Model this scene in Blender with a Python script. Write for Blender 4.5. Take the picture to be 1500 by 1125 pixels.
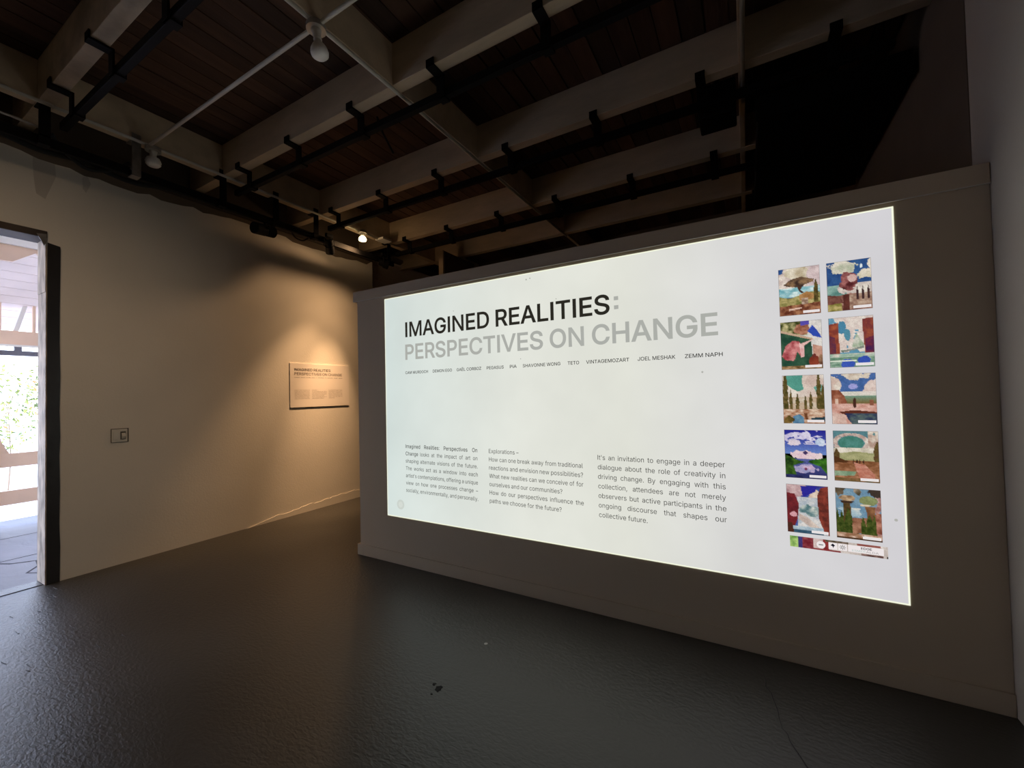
import bpy, bmesh, math, random
import numpy as np
from mathutils import Vector, Matrix
from mathutils.geometry import tessellate_polygon
for o in list(bpy.data.objects): bpy.data.objects.remove(o)
S = bpy.context.scene
C = S.collection
random.seed(7)
# ------------------------------------------------------------------ camera
def cam_matrix(yaw, pitch, roll, loc):
    cy, sy, cp, sp, cr, sr = math.cos(yaw), math.sin(yaw), math.cos(pitch), math.sin(pitch), math.cos(roll), math.sin(roll)
    fwd = Vector((-sy*cp, cy*cp, sp)); right = Vector((cy, sy, 0)); up = right.cross(fwd)
    r = cr*right + sr*up; u = -sr*right + cr*up
    m = Matrix((r, u, -fwd)).transposed().to_4x4(); m.translation = loc
    return m
cam = bpy.data.objects.new('camera', bpy.data.cameras.new('camera')); C.objects.link(cam)
cam.matrix_world = cam_matrix(0.514677, 0.0228179, -0.0224409, Vector((0, 0, 1.45)))
cam.data.sensor_width = 36; cam.data.lens = 606.37/1500*36; cam.data.clip_start = 0.05; cam.data.clip_end = 300
S.camera = cam
S.view_settings.view_transform = 'Standard'; S.view_settings.look = 'None'
S.view_settings.gamma = 1; S.view_settings.use_curve_mapping = False
S.view_settings.exposure = 0.0
# ------------------------------------------------------------------ world and sun
w = bpy.data.worlds.new('world'); S.world = w; w.use_nodes = True
nt = w.node_tree; nt.nodes.clear()
wo = nt.nodes.new('ShaderNodeOutputWorld'); bg = nt.nodes.new('ShaderNodeBackground')
tc = nt.nodes.new('ShaderNodeTexCoord'); sx = nt.nodes.new('ShaderNodeSeparateXYZ'); rp = nt.nodes.new('ShaderNodeValToRGB')
nt.links.new(tc.outputs['Generated'], sx.inputs[0]); nt.links.new(sx.outputs['Z'], rp.inputs[0])
rp.color_ramp.elements[0].position = 0.0; rp.color_ramp.elements[0].color = (0.80, 0.87, 1, 1)
rp.color_ramp.elements[1].position = 0.8; rp.color_ramp.elements[1].color = (0.34, 0.52, 1, 1)
nt.links.new(rp.outputs[0], bg.inputs[0]); bg.inputs[1].default_value = 7.0
nt.links.new(bg.outputs[0], wo.inputs[0])
def lamp(name, kind, loc, energy, color, parent=None, **k):
    d = bpy.data.lights.new(name, kind); d.energy = energy; d.color = color
    for a, b in k.items(): setattr(d, a, b)
    o = bpy.data.objects.new(name, d); C.objects.link(o); o.location = loc
    if parent: o.parent = parent
    return o
sun = lamp('sun', 'SUN', (0, 0, 20), 6.0, (1, 0.95, 0.86), angle=0.01)
sun.rotation_euler = (math.radians(28), math.radians(16), math.radians(15))
# the warm flood bulb that hangs by the left wall
BULB = Vector((-4.31, 3.735, 3.50))
def aim(o, target): o.rotation_euler = (Vector(target)-o.location).to_track_quat('-Z', 'Y').to_euler()
# one reflector bulb: wide spill, broad beam and hot centre, tilted a little towards the wall and its sign
for ang, en, tgt in ((142, 42, (-4.93, 2.3, 0.5)), (80, 45, (-4.6, 3.2, 0)), (33, 380, (-4.93, 3.6, 0.5)), (42, 230, (-4.93, 2.8, 0.1))):
    sp = lamp('flood_bulb_light', 'SPOT', BULB + Vector((0, 0, -0.035)), en, (1, 0.60, 0.30), spot_size=math.radians(ang), spot_blend=1.0, shadow_soft_size=0.045)
    aim(sp, tgt)
# added warm spot, unseen behind the viewpoint, to brighten the left wall
wash = lamp('added_wash_light', 'SPOT', Vector((-2.145, -0.69, 3.42)), 78, (1, 0.72, 0.46), spot_size=math.radians(88), spot_blend=1.0, shadow_soft_size=0.05)
aim(wash, (-4.93, 0.7, 0.9))
lamp('flood_bulb_glow', 'POINT', BULB + Vector((0.0, 0.0, -0.035)), 1.5, (1, 0.66, 0.36), shadow_soft_size=0.03)
SLIDE = 0.80            # radiance of the projected slide's white
# ------------------------------------------------------------------ materials
def lin(c):
    return tuple(((x/255)/12.92 if x/255 <= 0.04045 else ((x/255+0.055)/1.055)**2.4) for x in c)
def mat(name, col, rough=0.8, metal=0.0, var=0.0, scale=4.0, bump=0.0, bscale=40.0, emit=None, estr=1.0, stretch=(1, 1, 1), spec=0.5, detail=6, bdist=0.01):
    m = bpy.data.materials.new(name); m.use_nodes = True; n = m.node_tree.nodes; l = m.node_tree.links
    b = n['Principled BSDF']; b.inputs['Roughness'].default_value = rough; b.inputs['Metallic'].default_value = metal
    b.inputs['Specular IOR Level'].default_value = spec
    b.inputs['Base Color'].default_value = (*col, 1)
    if var or bump:
        t = n.new('ShaderNodeTexCoord'); mp = n.new('ShaderNodeMapping'); mp.inputs['Scale'].default_value = stretch
        l.new(t.outputs['Object'], mp.inputs[0])
    if var:
        z = n.new('ShaderNodeTexNoise'); z.inputs['Scale'].default_value = scale; z.inputs['Detail'].default_value = detail
        l.new(mp.outputs[0], z.inputs['Vector'])
        r = n.new('ShaderNodeValToRGB'); l.new(z.outputs[0], r.inputs[0])
        r.color_ramp.elements[0].position = 0.3; r.color_ramp.elements[1].position = 0.7
        r.color_ramp.elements[0].color = (*[c*(1-var) for c in col], 1)
        r.color_ramp.elements[1].color = (*[min(1, c*(1+var)) for c in col], 1)
        l.new(r.outputs[0], b.inputs['Base Color'])
    if bump:
        z = n.new('ShaderNodeTexNoise'); z.inputs['Scale'].default_value = bscale; z.inputs['Detail'].default_value = 5
        l.new(mp.outputs[0], z.inputs['Vector'])
        q = n.new('ShaderNodeBump'); q.inputs['Strength'].default_value = bump; q.inputs['Distance'].default_value = bdist
        l.new(z.outputs[0], q.inputs['Height']); l.new(q.outputs[0], b.inputs['Normal'])
    if emit:
        b.inputs['Emission Color'].default_value = (*emit, 1); b.inputs['Emission Strength'].default_value = estr
    return m
M = {}
M['plaster'] = mat('painted_plaster', (0.60, 0.54, 0.47), 0.85, var=0.05, scale=1.3, bump=0.25, bscale=60, bdist=0.004)
M['partition'] = mat('painted_board', (0.60, 0.49, 0.36), 0.8, var=0.03, scale=2, bump=0.08, bscale=90, bdist=0.002)
M['plaster_left'] = mat('painted_plaster_warm_white', (0.78, 0.72, 0.64), 0.85, var=0.05, scale=1.3, bump=0.25, bscale=60, bdist=0.004)
M['darkwall'] = mat('brown_wall_and_shade', (0.16, 0.12, 0.09), 0.9, var=0.1, scale=2)
M['beam'] = mat('painted_timber', (0.58, 0.455, 0.31), 0.85, var=0.14, scale=2.2, bump=0.3, bscale=14, stretch=(1, 3, 3))
M['oldbeam'] = mat('worn_painted_timber', (0.56, 0.45, 0.32), 0.9, var=0.28, scale=5, bump=0.5, bscale=20)
M['decks'] = [mat('deck_timber_%s' % 'abcd'[i], c, 0.9, var=0.25, scale=2.5, bump=0.3, bscale=12, stretch=(6, 0.6, 3)) for i, c in enumerate([(0.085, 0.042, 0.026), (0.065, 0.032, 0.02), (0.10, 0.05, 0.031), (0.05, 0.026, 0.017)])]
M['black'] = mat('black_metal', (0.004, 0.003, 0.003), 0.7, spec=0.15)
M['blackrub'] = mat('black_rubber', (0.01, 0.01, 0.01), 0.8)
M['gloss'] = mat('black_gloss_plastic', (0.01, 0.01, 0.011), 0.25)
M['galv'] = mat('galvanised_steel', (0.45, 0.42, 0.38), 0.45, metal=0.6, var=0.15, scale=9)
M['steel'] = mat('dull_steel', (0.30, 0.28, 0.26), 0.45, metal=0.8, var=0.3, scale=12)
M['conduit'] = mat('painted_conduit', (0.62, 0.58, 0.50), 0.6, var=0.08, scale=7)
M['bulb'] = mat('frosted_glass', (0.85, 0.82, 0.78), 0.3)
M['bulb_lit'] = mat('glowing_glass', (0.9, 0.8, 0.6), 0.3, emit=(1, 0.72, 0.36), estr=7)
M['porcelain'] = mat('white_porcelain', (0.7, 0.66, 0.6), 0.4)
M['plate'] = mat('switch_plastic', (0.66, 0.62, 0.55), 0.45)
M['switch_dark'] = mat('switch_slot', (0.1, 0.085, 0.07), 0.6)
M['board'] = mat('sign_board', (0.86, 0.78, 0.72), 0.6)
M['ink'] = mat('black_ink', (0.04, 0.02, 0.02), 0.8)
M['greyink'] = mat('grey_ink', (0.18, 0.13, 0.11), 0.8)
M['edge'] = mat('dark_door_edge', (0.018, 0.016, 0.017), 0.35, var=0.3, scale=4, bump=0.2, bscale=20)
M['jamb'] = mat('peeling_jamb_paint', (0.46, 0.39, 0.32), 0.7, var=0.5, scale=16, bump=0.8, bscale=30, stretch=(1, 1, 0.35))
M['header'] = mat('dark_header_wood', (0.07, 0.05, 0.04), 0.8, var=0.3, scale=5)
M['porch'] = mat('porch_paint', (0.80, 0.58, 0.44), 0.7, var=0.08, scale=3)
M['porchroof'] = mat('porch_roof_boards', (0.80, 0.68, 0.64), 0.8, var=0.06, scale=3)
M['porchwhite'] = mat('porch_white_trim', (0.85, 0.82, 0.78), 0.7)
M['pipe'] = mat('grey_pipe', (0.16, 0.16, 0.20), 0.6)
M['yard'] = mat('pale_gravel', (0.75, 0.73, 0.70), 0.9, var=0.1, scale=1)
M['bark'] = mat('bark', (0.2, 0.14, 0.09), 0.9)
M['leaf_a'] = mat('leaf_yellow_green', (0.22, 0.25, 0.05), 0.6)
M['leaf_b'] = mat('leaf_green', (0.08, 0.11, 0.02), 0.6)
M['bloom'] = mat('orange_blossom', (0.7, 0.25, 0.08), 0.6)
M['crack'] = mat('crack_shadow_dirt', (0.03, 0.025, 0.03), 0.95)
M['chip'] = mat('bare_floor_chip', (0.006, 0.006, 0.006), 0.9)
M['fleck'] = mat('pale_paint_fleck', (0.5, 0.48, 0.45), 0.7)
M['grime'] = mat('wall_stain', (0.60, 0.54, 0.48), 0.9)
# painted concrete floor: blotches, fine roughness, swirl scratches
def floor_mat(name, c0, c1, rough, bump, coarse):
    m = bpy.data.materials.new(name); m.use_nodes = True; n = m.node_tree.nodes; l = m.node_tree.links
    b = n['Principled BSDF']
    t = n.new('ShaderNodeTexCoord')
    a = n.new('ShaderNodeTexNoise'); a.inputs['Scale'].default_value = 1.1; a.inputs['Detail'].default_value = 8
    l.new(t.outputs['Object'], a.inputs['Vector'])
    r = n.new('ShaderNodeValToRGB'); r.color_ramp.elements[0].position = 0.35; r.color_ramp.elements[1].position = 0.68
    r.color_ramp.elements[0].color = (*c0, 1); r.color_ramp.elements[1].color = (*c1, 1)
    l.new(a.outputs[0], r.inputs[0]); l.new(r.outputs[0], b.inputs['Base Color'])
    rr = n.new('ShaderNodeMapRange'); rr.inputs['To Min'].default_value = rough-0.08; rr.inputs['To Max'].default_value = rough+0.12
    l.new(a.outputs[0], rr.inputs[0]); l.new(rr.outputs[0], b.inputs['Roughness'])
    mp = n.new('ShaderNodeMapping'); mp.inputs['Scale'].default_value = (2.0, 4.0, 1); mp.inputs['Rotation'].default_value = (0, 0, 0.5)
    l.new(t.outputs['Object'], mp.inputs[0])
    g = n.new('ShaderNodeTexNoise'); g.inputs['Scale'].default_value = coarse; g.inputs['Detail'].default_value = 7
    g.inputs['Distortion'].default_value = 0.6
    l.new(mp.outputs[0], g.inputs['Vector'])
    q = n.new('ShaderNodeBump'); q.inputs['Strength'].default_value = bump; q.inputs['Distance'].default_value = 0.02
    l.new(g.outputs[0], q.inputs['Height'])
    wv = n.new('ShaderNodeTexWave'); wv.wave_type = 'RINGS'; wv.rings_direction = 'Z'; wv.inputs['Scale'].default_value = 14
    wv.inputs['Distortion'].default_value = 3; wv.inputs['Detail'].default_value = 3; wv.inputs['Detail Scale'].default_value = 0.6
    m2 = n.new('ShaderNodeMapping'); m2.inputs['Location'].default_value = (2.9, -0.2, 0)
    l.new(t.outputs['Object'], m2.inputs[0]); l.new(m2.outputs[0], wv.inputs['Vector'])
    q2 = n.new('ShaderNodeBump'); q2.inputs['Strength'].default_value = bump*0.04; q2.inputs['Distance'].default_value = 0.01
    l.new(wv.outputs['Fac'], q2.inputs['Height']); l.new(q.outputs[0], q2.inputs['Normal']); l.new(q2.outputs[0], b.inputs['Normal'])
    b.inputs['Specular IOR Level'].default_value = 0.42
    return m
M['floor'] = floor_mat('painted_concrete_floor', (0.046, 0.042, 0.037), (0.072, 0.066, 0.058), 0.36, 0.17, 17.0)
M['porchfloor'] = floor_mat('porch_concrete', (0.085, 0.075, 0.085), (0.16, 0.145, 0.155), 0.5, 0.5, 1.2)
# ------------------------------------------------------------------ helpers
def link(name, me, m=None, parent=None):
    o = bpy.data.objects.new(name, me); C.objects.link(o)
    if m is not None and me is not None: me.materials.append(m)
    if parent is not None: o.parent = parent
    return o
class MB:
    def __init__(s): s.v = []; s.f = []
    def box(s, a, b):
        x0, y0, z0 = a; x1, y1, z1 = b; k = len(s.v)
        s.v += [(x0,y0,z0),(x1,y0,z0),(x1,y1,z0),(x0,y1,z0),(x0,y0,z1),(x1,y0,z1),(x1,y1,z1),(x0,y1,z1)]
        s.f += [tuple(k+i for i in q) for q in ((0,3,2,1),(4,5,6,7),(0,1,5,4),(1,2,6,5),(2,3,7,6),(3,0,4,7))]
        return s
    def tube(s, pts, r, n=8, cap=True):
        pts = [Vector(p) for p in pts]; rs = r if isinstance(r, (list, tuple)) else [r]*len(pts)
        k0 = len(s.v)
        for i, p in enumerate(pts):
            d = (pts[min(i+1, len(pts)-1)] - pts[max(i-1, 0)]).normalized()
            u = d.orthogonal().normalized() if abs(d.z) > 0.99 else d.cross(Vector((0, 0, 1))).normalized()
            v = d.cross(u)
            for j in range(n):
                a = 2*math.pi*j/n
                s.v.append(tuple(p + (u*math.cos(a) + v*math.sin(a))*rs[i]))
        for i in range(len(pts)-1):
            for j in range(n):
                a = k0+i*n+j; b = k0+i*n+(j+1) % n
                s.f.append((a, b, b+n, a+n))
        if cap:
            s.f.append(tuple(k0+j for j in range(n))[::-1]); e = k0+(len(pts)-1)*n; s.f.append(tuple(e+j for j in range(n)))
        return s
    def prism(s, poly, axis, a, b):
        k = len(s.v); n = len(poly)
        for t in (a, b):
            for p, q in poly:
                s.v.append({'x': (t, p, q), 'y': (p, t, q), 'z': (p, q, t)}[axis])
        s.f.append(tuple(range(k, k+n))[::-1]); s.f.append(tuple(range(k+n, k+2*n)))
        for i in range(n):
            j = (i+1) % n; s.f.append((k+i, k+j, k+n+j, k+n+i))
        return s
    def build(s, name, m, parent=None, bevel=0, smooth=False):
        me = bpy.data.meshes.new(name); me.from_pydata(s.v, [], s.f); me.validate()
        bm = bmesh.new(); bm.from_mesh(me); bmesh.ops.recalc_face_normals(bm, faces=bm.faces)
        if bevel: bmesh.ops.bevel(bm, geom=bm.edges[:], offset=bevel, segments=2, affect='EDGES', profile=0.5)
        bm.to_mesh(me); bm.free()
        if smooth: me.polygons.foreach_set('use_smooth', [True]*len(me.polygons))
        return link(name, me, m, parent)
def box(name, a, b, m, parent=None, bevel=0): return MB().box(a, b).build(name, m, parent, bevel)
def struct(o): o['kind'] = 'structure'; return o
def empty(name, loc=(0, 0, 0)):
    o = bpy.data.objects.new(name, None); C.objects.link(o); o.location = loc; o.empty_display_size = 0.1; return o
def tag(o, label, cat, group=None):
    o['label'] = label; o['category'] = cat
    if group: o['group'] = group
    return o
def adopt(parent, *obs):      # parent objects built in world coordinates to a root that stands away from the origin
    for o in obs:
        o.parent = parent; o.matrix_parent_inverse = Matrix.Translation(parent.location).inverted()
# ------------------------------------------------------------------ room shell
XL, XR, YB, YF, ZW = -4.93, 0.975, -4.0, 6.6, 3.51
XO = -5.12                                      # outer face of the left wall
DY0, DY1, DZ = 0.08, 1.06, 2.80                # doorway
floor = struct(box('floor', (XO, YB, -0.12), (XR+0.15, YF, 0), M['floor']))
wl = MB().box((XO, YB, 0), (XL, DY0, ZW)).box((XO, DY0, DZ+0.05), (XL, DY1, ZW)).box((XO, DY1, 0), (XL, 4.45, ZW))
wall_left = struct(wl.build('wall_left', M['plaster_left']))
wall_right = struct(box('wall_right', (XR, YB, 0), (XR+0.15, YF, 3.60), M['plaster']))
box('shaded_wall_section', (XR-0.004, 2.802, 0), (XR+0.001, YF, 3.60), M['darkwall'], wall_right)  # shade beyond the partition, put into a darker wall colour
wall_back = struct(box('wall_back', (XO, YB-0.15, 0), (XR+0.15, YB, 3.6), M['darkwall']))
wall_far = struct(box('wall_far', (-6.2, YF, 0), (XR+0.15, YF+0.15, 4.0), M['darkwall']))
wa = MB().box((-6.2, 4.45, 0), (-6.05, YF, 4.0)).box((-6.2, 4.30, 0), (XO, 4.45, 4.0)).box((-6.2, 4.45, -0.12), (XO, YF, 0))
struct(wa.build('wall_alcove', M['darkwall']))
wi = MB().box((-3.99, 4.93, 0), (-3.93, 5.75, 3.64)); wi.build('wall_inner', M['darkwall']); struct(bpy.data.objects['wall_inner'])
box('end_trim', (-4.00, 4.90, 0), (-3.92, 4.93, 3.64), M['beam'], bpy.data.objects['wall_inner'])
# ragged paint edge and stains at the foot and head of the left wall
rg = MB(); y = 2.9; prev = 0.10; poly = [(2.6, 0.0)]
while y < 4.44:
    poly.append((y, 0.035 + 0.075*min(1, (y-2.6)/1.2) + random.uniform(-0.012, 0.012))); y += random.uniform(0.03, 0.07)
poly += [(4.44, 0.11), (4.44, 0.0)]
rg.prism(poly, 'x', XL, XL+0.006).build('plaster_patch', M['plaster_left'], wall_left)
MB().prism([(0.98, 3.50), (1.10, 3.50), (1.11, 3.33), (1.05, 3.12), (1.00, 3.15), (0.985, 3.3)], 'x', XL, XL+0.002).build('wall_stain', M['grime'], wall_left)
MB().prism([(1.27, 3.40), (1.30, 3.42), (1.32, 3.36), (1.29, 3.27), (1.27, 3.30)], 'x', XL, XL+0.002).build('wall_stain', M['grime'], wall_left)
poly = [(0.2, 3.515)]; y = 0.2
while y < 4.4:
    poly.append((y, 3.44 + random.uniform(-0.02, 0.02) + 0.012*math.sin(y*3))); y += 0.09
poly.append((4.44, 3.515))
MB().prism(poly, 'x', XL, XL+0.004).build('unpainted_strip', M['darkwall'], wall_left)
# ledger over the left wall, closing the gap up to the deck
box('wall_plate', (XO, YB, ZW), (XL+0.02, 4.45, 3.63), M['header'], wall_left)
box('wall_plate', (XO, YB, 3.63), (XO+0.06, 4.45, 4.0), M['darkwall'], wall_left)
box('wall_plate', (XR+0.05, YB, 3.60), (XR+0.15, YF, 4.0), M['darkwall'], wall_right)
box('wall_plate', (XO, YB-0.15, 3.60), (XR+0.15, YB-0.05, 4.0), M['darkwall'], wall_back)
# floor marks
def strip(pts, wd, z0, z1, name, m, parent, plane='z'):
    mb = MB(); n = len(pts)
    L = []; R_ = []
    for i, p in enumerate(pts):
        a = Vector(pts[max(i-1, 0)]); b = Vector(pts[min(i+1, n-1)]); d = (b-a).normalized(); nn = Vector((-d.y, d.x))*wd*(0.3+0.7*math.sin(math.pi*(i+0.5)/n))
        L.append(Vector(p)+nn); R_.append(Vector(p)-nn)
    k = 0
    for q in L + R_: mb.v.append((q.x, q.y, z1))
    for q in L + R_: mb.v.append((q.x, q.y, z0))
    for i in range(n-1):
        mb.f.append((i, i+1, n+i+1, n+i)); mb.f.append((2*n+i, 2*n+i+1, i+1, i)); mb.f.append((3*n+i, n+i, n+i+1, 3*n+i+1))
    return mb.build(name, m, parent)
def crack(p0, p1, n, amp, wd, parent, z=0.0):
    pts = []
    a = Vector(p0); b = Vector(p1); d = (b-a); nn = Vector((-d.y, d.x)).normalized()
    for i in range(n+1):
        pts.append(tuple(a+d*i/n+nn*random.uniform(-amp, amp)))
    return strip(pts, wd, z-0.002, z+0.0012, 'crack', M['crack'], parent)
crack((0.03, 2.45), (0.09, 2.12), 8, 0.008, 0.0022, floor); crack((0.09, 2.12), (0.20, 1.85), 8, 0.008, 0.0022, floor); crack((0.2, 1.85), (0.26, 1.5), 8, 0.008, 0.002, floor)
def blob(cx, cy, r, n, jit, name, m, parent, h=0.0015):
    poly = []
    for i in range(n):
        a = 2*math.pi*i/n; q = r*random.uniform(1-jit, 1+jit); poly.append((cx+q*math.cos(a), cy+q*0.8*math.sin(a)))
    return MB().prism(poly, 'z', -0.002, h).build(name, m, parent)
blob(-1.370, 1.612, 0.022, 12, 0.45, 'paint_chip', M['chip'], floor); blob(-1.41, 1.63, 0.010, 9, 0.4, 'paint_chip', M['chip'], floor)
blob(-1.375, 1.57, 0.006, 8, 0.4, 'paint_chip', M['chip'], floor)
blob(-1.36, 2.03, 0.010, 8, 0.4, 'paint_fleck', M['fleck'], floor)
for i in range(16):      # drips and bumps in the paint by the doorway
    x = random.uniform(-4.8, -3.4); y = random.uniform(0.4, 1.1)
    p = [(x+0.02*math.cos(a)*random.uniform(0.7, 2.6), y+0.006*math.sin(a)) for a in [j*math.pi/4 for j in range(8)]]
    MB().prism(p, 'z', -0.002, 0.003).build('paint_drip', M['floor'], floor)
# ------------------------------------------------------------------ doorway: jamb, header, dark edge strip
d1 = struct(empty('door_1', (XL, DY1, 0)))
jm = MB()
rng = random.Random(3)
def jamb_piece(z0, z1, proud):
    n = 10; poly = [(XO-0.02, DY1-proud)]
    return MB().box((XO-0.01, DY1-0.006-proud, z0), (XL+0.004, DY1+0.002, z1)).build('jamb', M['jamb'], None, 0.0015)
adopt(d1, jamb_piece(0, 2.36, 0.0), jamb_piece(2.362, DZ+0.03, 0.003))
adopt(d1, box('jamb', (XO-0.01, DY0, 0), (XL+0.012, DY0+0.03, DZ), M['jamb'], None, 0.004))
adopt(d1, box('header', (XO-0.02, DY0, DZ), (XL+0.015, DY1+0.0, DZ+0.055), M['header'], None, 0.004))
adopt(d1, box('threshold', (XL-0.035, DY0+0.03, -0.03), (XL-0.022, DY1-0.008, 0.003), M['crack'], None))
# iron scrap at the jamb's head
adopt(d1, MB().prism([(DY1-0.06, DZ+0.02), (DY1-0.005, DZ+0.03), (DY1-0.005, DZ-0.03), (DY1-0.02, DZ-0.07), (DY1-0.035, DZ-0.03)], 'x', XL+0.012, XL+0.02).build('rusted_bracket', M['steel']))
poly = [(DY1+0.0025, 0), (1.135, 0)]
z = 0
while z < 2.7:
    z += random.uniform(0.15, 0.3); poly.append((1.135+random.uniform(-0.004, 0.004), min(z, 2.74)))
poly += [(1.134, 2.75), (DY1+0.003, 2.765)]
adopt(d1, MB().prism(poly, 'x', XL-0.001, XL+0.010).build('edge_strip', M['edge']))
# ------------------------------------------------------------------ ceiling: deck boards, beams, blockings
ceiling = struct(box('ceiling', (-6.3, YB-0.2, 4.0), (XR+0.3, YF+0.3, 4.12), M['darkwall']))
x = -6.05; i = 0
while x < XR+0.05:
    wd = 0.138
    if x + wd > XO or True:
        o = box('deck_board', (x, (YB if x > XO-0.1 else 4.46), 3.955+random.uniform(-0.003, 0.004)), (min(x+wd, XR+0.04), YF, 3.985), M['decks'][i % 4 if random.random() < .6 else random.randrange(4)], ceiling)
    x += wd + random.choice([0.006, 0.008, 0.014]); i += 1
BY = [(-2.40), (-1.27), (-0.14), 0.987, 2.205, 3.27, 4.40, 5.40]      # far edges of the cross beams
BW = 0.088
for k, y in enumerate(BY):
    MB().box((XO+0.02 if y < 4.45 else -6.05, y-BW, 3.65), (XR+0.05, y, 3.955)).build('beam', M['oldbeam'] if k == 3 else M['beam'], ceiling, 0.004)
BX = [(-4.50, -4.41), (-2.155, -2.112), (0.02, 0.06)]
for a, b in BX:
    ys = [YB] + BY + [YF]
    for k in range(len(ys)-1):
        y0 = ys[k]; y1 = ys[k+1]-BW if k+1 < len(ys)-1 else YF
        box('blocking', (a, y0, 3.652), (b, y1, 3.953), M['beam'], ceiling, 0.003)
# ------------------------------------------------------------------ lighting tracks with strap brackets
def rail_x(y, x0, x1, xs, label):
    t = empty('lighting_track', (x0, y, 3.53))
    parts = [box('track_rail', (x0, y+0.025, 3.503), (x1, y+0.068, 3.558), M['black'], None, 0.004)]
    for x in xs:
        m = MB()
        m.box((x-0.032, y-BW-0.012, 3.634), (x+0.032, y+0.018, 3.648))
        m.box((x-0.032, y-BW-0.012, 3.640), (x+0.032, y-BW-0.004, 3.690))
        m.box((x-0.032, y+0.008, 3.493), (x+0.032, y+0.020, 3.648))
        m.box((x-0.032, y+0.010, 3.493), (x+0.032, y+0.078, 3.500))
        m.box((x-0.032, y+0.070, 3.500), (x+0.032, y+0.078, 3.575))
        parts.append(m.build('bracket', M['black']))
    adopt(t, *parts)
    return tag(t, label, 'track', 'lighting tracks under the beams')
G = 'lighting tracks under the beams'
rail_x(0.987, -4.42, 0.85, [-4.109, -3.389, -2.65, -1.9, -1.1, -0.3], 'black lighting track under the first beam, nearest the camera')
rail_x(2.205, -4.42, 0.85, [-4.124, -3.35, -2.561, -1.766, -0.972, -0.18, 0.6], 'black lighting track strapped under the second beam, beside the pale box and unlit bulb')
rail_x(3.27, -4.42, 0.85, [-4.2, -3.411, -2.63, -1.815, -0.997, -0.218, 0.55], 'black lighting track strapped under the third beam, above the top of the projection wall')
rail_x(4.40, -4.42, 0.80, [-4.127, -3.382, -2.60, -1.83, -0.98, -0.2, 0.6], 'farthest black lighting track, just above the top edge of the projection wall')
t = empty('lighting_track', (-4.455, 0, 3.4))
pr = [box('track_rail', (-4.472, -1.0, 3.350), (-4.440, 4.42, 3.42), M['black'], None, 0.004)]
for y in [0.932, 1.455, 2.116, 2.64, 3.123, 4.278]:
    m = MB(); mt = M['steel'] if abs(y-1.455) < .01 else M['black']; wd = 0.03
    m.box((-4.40, y-wd, 3.345), (-4.392, y+wd, 3.70)).box((-4.51, y-wd, 3.64), (-4.392, y+wd, 3.648)).box((-4.51, y-wd, 3.64), (-4.502, y+wd, 3.69)).box((-4.476, y-wd, 3.342), (-4.392, y+wd, 3.350)).box((-4.44, y-wd, 3.40), (-4.392, y+wd, 3.41))
    o = m.build('bracket', mt)
    if mt is M['steel']: o['label'] = 'bare steel bracket'
    pr.append(o)
adopt(t, *pr); tag(t, 'black lighting track running along the top of the left wall', 'track')
# slim drop rod on the second track
MB().tube([(-2.43, 2.262, 3.62), (-2.40, 2.29, 3.50), (-2.36, 2.36, 3.36)], 0.008, 8).build('hanging_rod', M['black'])
tag(bpy.data.objects['hanging_rod'], 'short slim black rod hooked over the second beam\'s track', 'rod')
# ------------------------------------------------------------------ conduits and bulbs
def conduit(pts, label):
    o = MB().tube(pts, 0.0125, 10).build('electrical_conduit', M['conduit'], smooth=True)
    return tag(o, label, 'conduit')
conduit([(-2.125, -1.0, 3.636), (-2.125, 5.4, 3.636)], 'pale conduit on the middle ceiling blocking, crossing all the beams')
conduit([(0.045, -1.0, 3.636), (0.045, 3.6, 3.636)], 'faint conduit on the rightmost ceiling blocking, toward the dark corner')
conduit([(-4.375, -1.0, 3.636), (-4.375, 4.43, 3.636)], 'pale conduit on the long left girder that feeds the lit bulb')
conduit([(-4.375, 1.525, 3.625), (0.9, 1.525, 3.625)], 'thin pale conduit crossing between the two unlit bulbs')
def ceiling_lamp(x, y, zt, label, lit=False, tilt=0.0, ribs=False, zc=3.41, side=None):
    t = empty('ceiling_bulb', (x, y, zt))
    adopt(t, MB().tube([(x, y, zt), (x, y, zt-0.012), (x, y, zt-0.035)], [0.052, 0.055, 0.055], 18).build('junction_box', M['galv'], smooth=False))
    dx = tilt
    s0 = Vector((x, y, zt-0.035)); d = Vector((dx, dx*0.6, -1)).normalized()
    adopt(t, MB().tube([s0, s0+d*0.02, s0+d*(0.03 if lit else 0.045), s0+d*(0.04 if lit else 0.06)], [0.030, 0.024, 0.022, 0.024], 16).build('socket', M['porcelain'], smooth=True))
    prof = [(0.06, 0.018), (0.075, 0.022), (0.095, 0.036), (0.115, 0.046), (0.135, 0.050), (0.150, 0.048), (0.162, 0.036), (0.168, 0.012)]
    if lit: prof = [(0.03, 0.018), (0.04, 0.026), (0.055, 0.040), (0.07, 0.048), (0.085, 0.050), (0.098, 0.046), (0.104, 0.030), (0.106, 0.01)]
    if ribs: prof = [(0.055, 0.02), (0.06, 0.045), (0.068, 0.040), (0.075, 0.052), (0.083, 0.047), (0.09, 0.056), (0.10, 0.050), (0.11, 0.053), (0.125, 0.04), (0.13, 0.01)]
    adopt(t, MB().tube([s0+d*a for a, b in prof], [b for a, b in prof], 20).build('bulb', M['bulb_lit'] if lit else M['bulb'], smooth=True))
    tag(t, label, 'ceiling bulb')
    return t
ceiling_lamp(-2.125, 1.525, 3.635, 'unlit floodlight bulb on a round box where two conduits cross, largest and nearest', tilt=0.12)
ceiling_lamp(-4.36, 1.555, 3.625, 'small unlit ribbed bulb on the left girder near the doorway end', ribs=True)
ceiling_lamp(-2.125, -0.70, 3.625, 'added lit warm bulb on the middle conduit, unseen behind the viewpoint', lit=True)  # added body for the unseen wash light
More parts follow.
